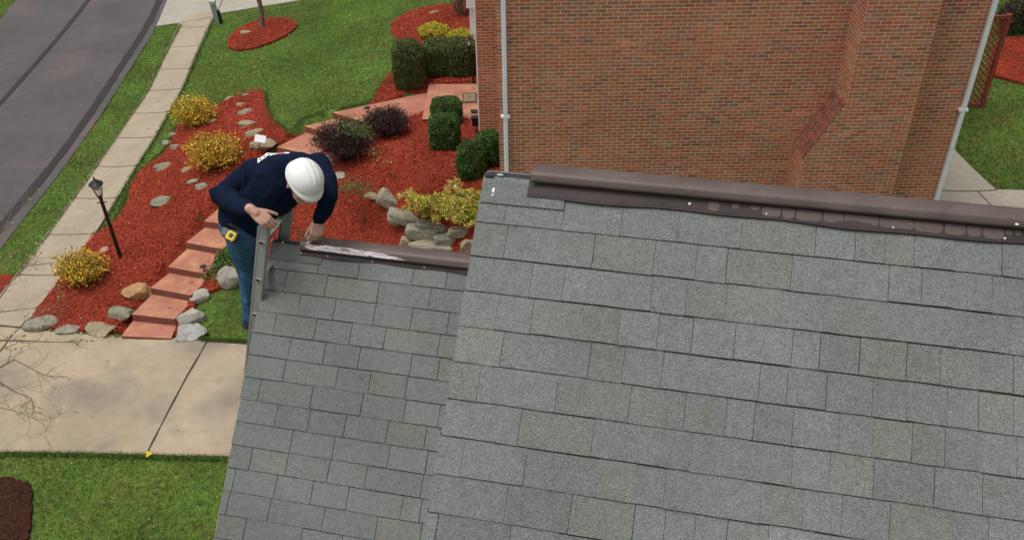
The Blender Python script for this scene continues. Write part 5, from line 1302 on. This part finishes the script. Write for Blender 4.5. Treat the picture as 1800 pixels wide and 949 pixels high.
# head
ell_add(bm, hp(0,0,.012), (hf, hs_, hc), (.098, .078, .108)); ell_add(bm, hp(.045,0,-.055), (hf, hs_, hc), (.050, .055, .060)); ell_add(bm, hp(.070,0,-.095), (hf, hs_, hc), (.025, .030, .022))
chain(bm, [hp(.094,0,.004), hp(.112,0,-.022), hp(.120,0,-.034)], [.010,.013,.015])
for s in (-1, 1):
    ell_add(bm, hp(.112,s*.014,-.036), (hf,hs_,hc), (.009,.009,.008)); ell_add(bm, hp(.082,s*.033,.016), (hf,hs_,hc), (.016,.024,.009)); ell_add(bm, hp(.066,s*.046,-.025), (hf,hs_,hc), (.026,.022,.026))
    ell_add(bm, hp(-.008,s*.080,-.012), (hf,hs_,hc), (.018,.009,.031)); ell_add(bm, hp(-.004,s*.084,-.035), (hf,hs_,hc), (.010,.007,.012))
for c_, r_ in ((-.064, .0075), (-.075, .0085)): ell_add(bm, hp(.103,0,c_), (hf,hs_,hc), (r_, .024, r_*.7))
chain(bm, [NB-np.array([0,0,.02]), NB*.5+hp(-.03,0,-.05)*.5, hp(-.025,0,-.03)], [.070,.060,.058])
# trunk and limbs, slimmer than the clothes
chain(bm, [PEL, BEL, CHE, NB], [.10,.120,.140,.08]); chain(bm, [RS, CHE, LS_], [.07,.11,.07])
chain(bm, [RS, REl, RWr], [.042,.034,.028]); chain(bm, [LS_, LEl, LWr], [.042,.034,.028])
RH, RK, RA_, = P(426,405,6.0), P(438,486,6.26), P(440,558,6.50)
LH, LK, LA = P(444,380,6.14), P(451,455,6.40), P(453,530,6.62)
chain(bm, [PEL, RH, RK, RA_], [.09,.085,.055,.038]); chain(bm, [PEL, LH, LK, LA], [.09,.085,.055,.038])
cR = [(.5,.55,.4), (.55,.6,.4), (.55,.6,.4), (.5,.6,.4)]
KR, TR = hand(bm, RWr, R_*.78-U_*.62-tc_*.12, tc_*.86+U_*.35-R_*.05, R_*.5+U_*.8, [(.6,.75,.5),(.65,.8,.5),(.7,.8,.5),(.7,.85,.5)], (.70,.52,-.15,.35,-.15), 1.06, .01)
KL, TL = hand(bm, LWr, -U_*.93-R_*.18+tc_*.0, tc_*.72+R_*.42+U_*.3, -R_*1.0-U_*.1, [(.75,.85,.5),(.85,1.1,.6),(.9,1.2,.7),(.95,1.2,.7)], (.95,.32,-.35,.35,-.2), 1.05, .03)
body = link('body', remesh(bm, .0042, 2, 'body'), man); body.data.materials.append(MT['skin'])
# eyes, brows
for s in (-1, 1):
    ball('eye', hp(.086,s*.032,.004), .0115, MT['white'], man); ball('pupil', hp(.0955,s*.032,.003), .005, MT['black'], man, 2)
# hair: a close grey crop round the back and sides
bm = bmesh.new(); ell_add(bm, hp(-.018,0,.010), (hf,hs_,hc), (.094,.087,.100)); ell_add(bm, hp(-.05,0,-.04), (hf,hs_,hc), (.052,.066,.055))
for s in (-1, 1): ell_add(bm, hp(.012,s*.073,.008), (hf,hs_,hc), (.020,.010,.045))
ne = remesh(bm, .006, 1, 'hair'); folds(ne, .004, 30); hair = link('hair', ne, man); hair.data.materials.append(MT['hair'])
# sweatshirt
bm = bmesh.new()
HIPc = P(424,379,6.0)
ell_add(bm, P(488,322,5.86), ((CHE-PEL)/np.linalg.norm(CHE-PEL), R_*.6+U_*.8, tc_), (.19,.165,.165))
chain(bm, [P(428,383,6.0), HIPc, BEL, CHE], [.15,.146,.168,.172]); cap_add(bm, P(452,378,5.98), P(440,384,6.0), .145, .145); chain(bm, [CHE, P(505,304,5.81)], [.165,.125]); chain(bm, [P(480,303,5.87), P(527,298,5.86), P(549,297,5.89)], [.125,.118,.092])
chain(bm, [RS+U_*.005, P(424,318,5.87), P(392,341,5.88)], [.098,.086,.072]); chain(bm, [P(388,343,5.87), P(413,359,5.70), P(435,368,5.555)], [.070,.066,.050])
chain(bm, [P(392,341,5.9), P(388,345,5.86)], [.066,.066])
chain(bm, [LS_, P(572,315,5.82), LEl], [.088,.076,.064]); chain(bm, [LEl, P(570,366,5.79), P(562,381,5.84)], [.064,.055,.046])
for (a, b, r) in ((P(434,367,5.56), P(439,369.5,5.535), .044), (P(563,380,5.835), P(561,385,5.85), .043)): cap_add(bm, a, b, r, r*.93)
for q, r in ((P(500,300,5.76), .10), (NB, .092)): ell_add(bm, q, (R_, U_, tc_), (r, r, r))
sw = remesh(bm, .008, 5, 'sweatshirt')
folds(sw, .011, 5.0, [(REl, .16, .012), (LEl, .14, .010), (P(455,335,5.8), .16, .013), (P(425,365,5.85), .16, .012), (P(520,330,5.75), .12, .006)], (1, 1, .7))
sw = link('sweatshirt', sw, man); sw.data.materials.append(MT['navy'])
# ribbed collar
def ringtube(c, nrm, r0, r1, rt, name, m, parent, n=40):
    nrm = nrm/np.linalg.norm(nrm); a = np.cross(nrm, [0,0,1.]); a /= np.linalg.norm(a); b = np.cross(nrm, a); mb = MB(); pts = [c+a*r0*math.cos(2*math.pi*i/n)+b*r1*math.sin(2*math.pi*i/n) for i in range(n+1)]; mb.tube(pts, rt, 8, cap=False); return mb.build(name, m, parent, smooth=True)
ringtube(NB*.62+hp(-.03,0,-.05)*.38, hp(-.03,0,-.03)-NB, .074, .070, .011, 'collar', MT['navy'], man)
# jeans
bm = bmesh.new(); chain(bm, [P(428,386,6.02), RH], [.150,.115]); ell_add(bm, P(424,392,6.04), (R_,U_,tc_), (.145,.150,.150)); cap_add(bm, P(440,390,6.03), P(448,396,6.05), .14, .13)
chain(bm, [RH, P(431,445,6.13), RK, P(441,525,6.40), P(440,556,6.50)], [.118,.098,.074,.064,.062]); chain(bm, [P(436,382,6.1), LH, P(448,415,6.28), LK, P(453,495,6.52), P(453,528,6.62)], [.12,.115,.095,.074,.064,.062])
jn = remesh(bm, .008, 4, 'jeans'); folds(jn, .008, 5.5, [(RK, .13, .010), (P(440,545,6.46), .12, .012), (P(428,415,6.0), .12, .009), (LK, .12, .008)], (1, 1, .5))
jn = link('jeans', jn, man); jn.data.materials.append(MT['jean'])
# jeans seam down the outside of the near leg, back pocket, belt
from mathutils.bvhtree import BVHTree
def bvh(o):
    me = o.data; off = Vector(rootloc(o)); return BVHTree.FromPolygons([v.co+off for v in me.vertices], [p.vertices[:] for p in me.polygons])
JB, SB = bvh(jn), bvh(sw)
def cast(B, p, d, lift):
    h = B.ray_cast(Vector(p), Vector(d)); return None if h[0] is None else np.array(h[0])+np.array(h[1])*lift
def surfline(B, pxs, d, lift, r, name, m, parent, st=40):
    out = []
    for (a, b) in zip(pxs[:-1], pxs[1:]):
        for i in range(st):
            q = (a[0]+(b[0]-a[0])*i/st, a[1]+(b[1]-a[1])*i/st); rr = ray(*q); h = cast(B, CAM, rr, lift)
            if h is not None and (not out or np.linalg.norm(h-out[-1]) < .06): out.append(h)
    if len(out) > 2: mb = MB(); mb.tube(out, r, 5); return mb.build(name, m, parent)
surfline(JB, [(409,405),(418,440),(428,485),(434,525),(436,552)], None, .0005, .0022, 'side_seam', mat('seam_thread', (.10,.16,.24), .9), jn)
surfline(JB, [(388,377),(396,387),(410,397),(424,403)], None, .0, .016, 'belt', MT['leather'], man)
surfline(JB, [(391,392),(399,398),(404,409),(397,412)], None, .0005, .002, 'pocket_seam', mat('seam_thread', (.10,.16,.24), .9), jn)
# shoes
def shoe(a):
    bm = bmesh.new(); e = E_; z = np.array([0,0,1.]); s = Q_
    ell_add(bm, a-z*.045-e*.02, (e,s,z), (.055,.042,.050)); ell_add(bm, a-z*.065+e*.06, (e,s,z), (.10,.046,.038)); cap_add(bm, a+z*.01, a-z*.04, .046, .045); ell_add(bm, a-z*.085+e*.045, (e,s,z), (.135,.050,.018))
    o = link('shoe', remesh(bm, .006, 2, 'shoe'), man); o.data.materials.append(MT['boot'])
shoe(RA_); shoe(LA)
# print across the shoulders
C0 = P(497,318,5.84); n_ = U_*.95+tc_*.24-R_*.18; n_ /= np.linalg.norm(n_); e1 = R_*.92+U_*.36; e1 = e1-n_*(e1@n_); e1 /= np.linalg.norm(e1); e2 = np.cross(n_, e1)
if e2@tc_ < 0: e2 = -e2
def printpatch(u0, u1, v0, v1, lift, m, name, skew=0, nu=24, nv=10):
    g_ = {}; mb = MB(); vs = []
    for i in range(nu+1):
        for j in range(nv+1):
            u = u0+(u1-u0)*i/nu; v = v0+(v1-v0)*j/nv; h = cast(SB, C0+n_*.5+e1*(u+skew*v)+e2*v, -n_, lift)
            if h is not None: g_[(i, j)] = len(vs); vs.append(h)
    fs = [(g_[(i,j)], g_[(i+1,j)], g_[(i+1,j+1)], g_[(i,j+1)]) for i in range(nu) for j in range(nv) if all(k in g_ for k in ((i,j),(i+1,j),(i+1,j+1),(i,j+1)))]
    if fs: mb.add(vs, fs); mb.build(name, m, sw)
printpatch(-.125, .045, -.035, .014, .0022, MT['wshirt'], 'back_print'); printpatch(.048, .085, -.035, .004, .0024, MT['wshirt'], 'back_print', .4)
printpatch(.006, .050, -.022, .008, .0034, MT['rprint'], 'back_print', .3)
for i, (a, b) in enumerate([(-.108,-.098),(-.080,-.070),(-.050,-.040),(-.022,-.014)]): printpatch(a, b, -.012, .006, .0034, MT['navy'], 'print_letter', .3, 3, 4)
# hard hat
hat = MB(); nth, nph = 64, 24; base_c = .045
def hatpt(th_, ph, lift=0):
    """th_ around (0 = front), ph 0 rim .. pi/2 crown"""
    a, b, hgt = .126, .113, .105
    cs, sn = math.cos(th_), math.sin(th_); r = math.cos(ph)**.86 if ph < math.pi/2-1e-6 else 0; zz = math.sin(ph)
    # three ribs running front to back
    y = b*r*sn; rib = .0055*math.exp(-((y)/.013)**2)+.0035*math.exp(-((abs(y)-.034)/.007)**2); rib *= min(1, max(0, (ph-.35)*2.5)); rib *= 1 if cs > -2 else 0
    return hp((a+lift)*r*cs-.004, (b+lift)*r*sn, base_c+(hgt+lift)*zz+rib)
rows = [[hatpt(2*math.pi*i/nth, math.pi/2*j/nph) for i in range(nth)] for j in range(nph)]
vs = [p for r in rows for p in r]+[hatpt(0, math.pi/2)]; top = len(vs)-1
fs = [(j*nth+i, j*nth+(i+1) % nth, (j+1)*nth+(i+1) % nth, (j+1)*nth+i) for j in range(nph-1) for i in range(nth)]+[((nph-1)*nth+i, (nph-1)*nth+(i+1) % nth, top) for i in range(nth)]
hat.add(vs, fs)
hm = hat.mesh('hard_hat', MT['helmet'], True); bm = bmesh.new(); bm.from_mesh(hm); bmesh.ops.recalc_face_normals(bm, faces=bm.faces); bm.to_mesh(hm); bm.free(); hat_o = link('hard_hat', hm, man)
sdf = hat_o.modifiers.new('shell', 'SOLIDIFY'); sdf.thickness = .003; sdf.offset = 1
mb = MB(); prof = []
for i in range(nth):
    t = 2*math.pi*i/nth; cs, sn = math.cos(t), math.sin(t); k_ = max(0, cs)**2.2; w_ = .008+.026*k_; dr = -.006-.010*k_
    r0 = (.126*cs-.004, .113*sn); r1 = ((.126+w_)*cs-.004, (.113+w_*.75)*sn)
    prof.append([hp(*r0, base_c+.006), hp(*r1, base_c+dr+.004), hp(*r1, base_c+dr-.003), hp(r0[0]*.985, r0[1]*.985, base_c-.004)])
vs = [p for r in prof for p in r]; mb.add(vs, [(i*4+j, i*4+j+1, ((i+1) % nth)*4+j+1, ((i+1) % nth)*4+j) for i in range(nth) for j in range(3)])
bo = mb.mesh('brim', MT['helmet'], True); bm = bmesh.new(); bm.from_mesh(bo); bmesh.ops.recalc_face_normals(bm, faces=bm.faces); bm.to_mesh(bo); bm.free(); link('brim', bo, hat_o)
# wedding ring
j = KL[2]; c = j[0]*.62+j[1]*.38; ringtube(c, j[1]-j[0], .0112, .0112, .0022, 'ring', MT['gold'], man, 20)
# chalk in the writing hand
a = P(546,423,5.90); b = P(538,431,5.935)
t = thing('chalk_stick', b, 'stub of white chalk held against the left end of the brown vent', 'chalk'); mb = MB(); mb.tube([a, a*.5+b*.5, b], [.0095, .0098, .0092], 12); mb.build('stick', MT['chalk'], t)
# tape measure on the belt
c = P(407,415,5.84); ax = R_*.86-U_*.42+tc_*.1; ax /= np.linalg.norm(ax); nn = tc_*.93+R_*.1+U_*.2; nn = nn-ax*(nn@ax); nn /= np.linalg.norm(nn); ay = np.cross(nn, ax)
t = thing('tape_measure', c, 'yellow and black tape measure clipped to the belt of the man\'s jeans', 'tape measure')
def rbox(c, sx, sy, sz, m, name, parent, bev=.008):
    bm = bmesh.new(); bmesh.ops.create_cube(bm, size=1)
    for v in bm.verts: v.co = Vector((v.co.x*sx, v.co.y*sy, v.co.z*sz))
    bmesh.ops.bevel(bm, geom=bm.edges[:], offset=bev, segments=3, affect='EDGES')
    for v in bm.verts: v.co = Vector(c+ax*v.co.x+ay*v.co.y+nn*v.co.z)
    me = bpy.data.meshes.new(name); bm.to_mesh(me); bm.free(); me.materials.append(m); return link(name, me, parent)
rbox(c-nn*.012, .078, .074, .036, MT['black'], 'case', t); rbox(c+nn*.008-ax*.0, .062, .060, .014, MT['yellow'], 'case_face', t, .006)
rbox(c+nn*.0165, .026, .028, .004, MT['black'], 'badge', t, .0015); rbox(c-ax*.055-nn*.01+ay*.008, .05, .05, .012, mat('belt_clip', (.10,.10,.10), .5), 'clip', t, .003)
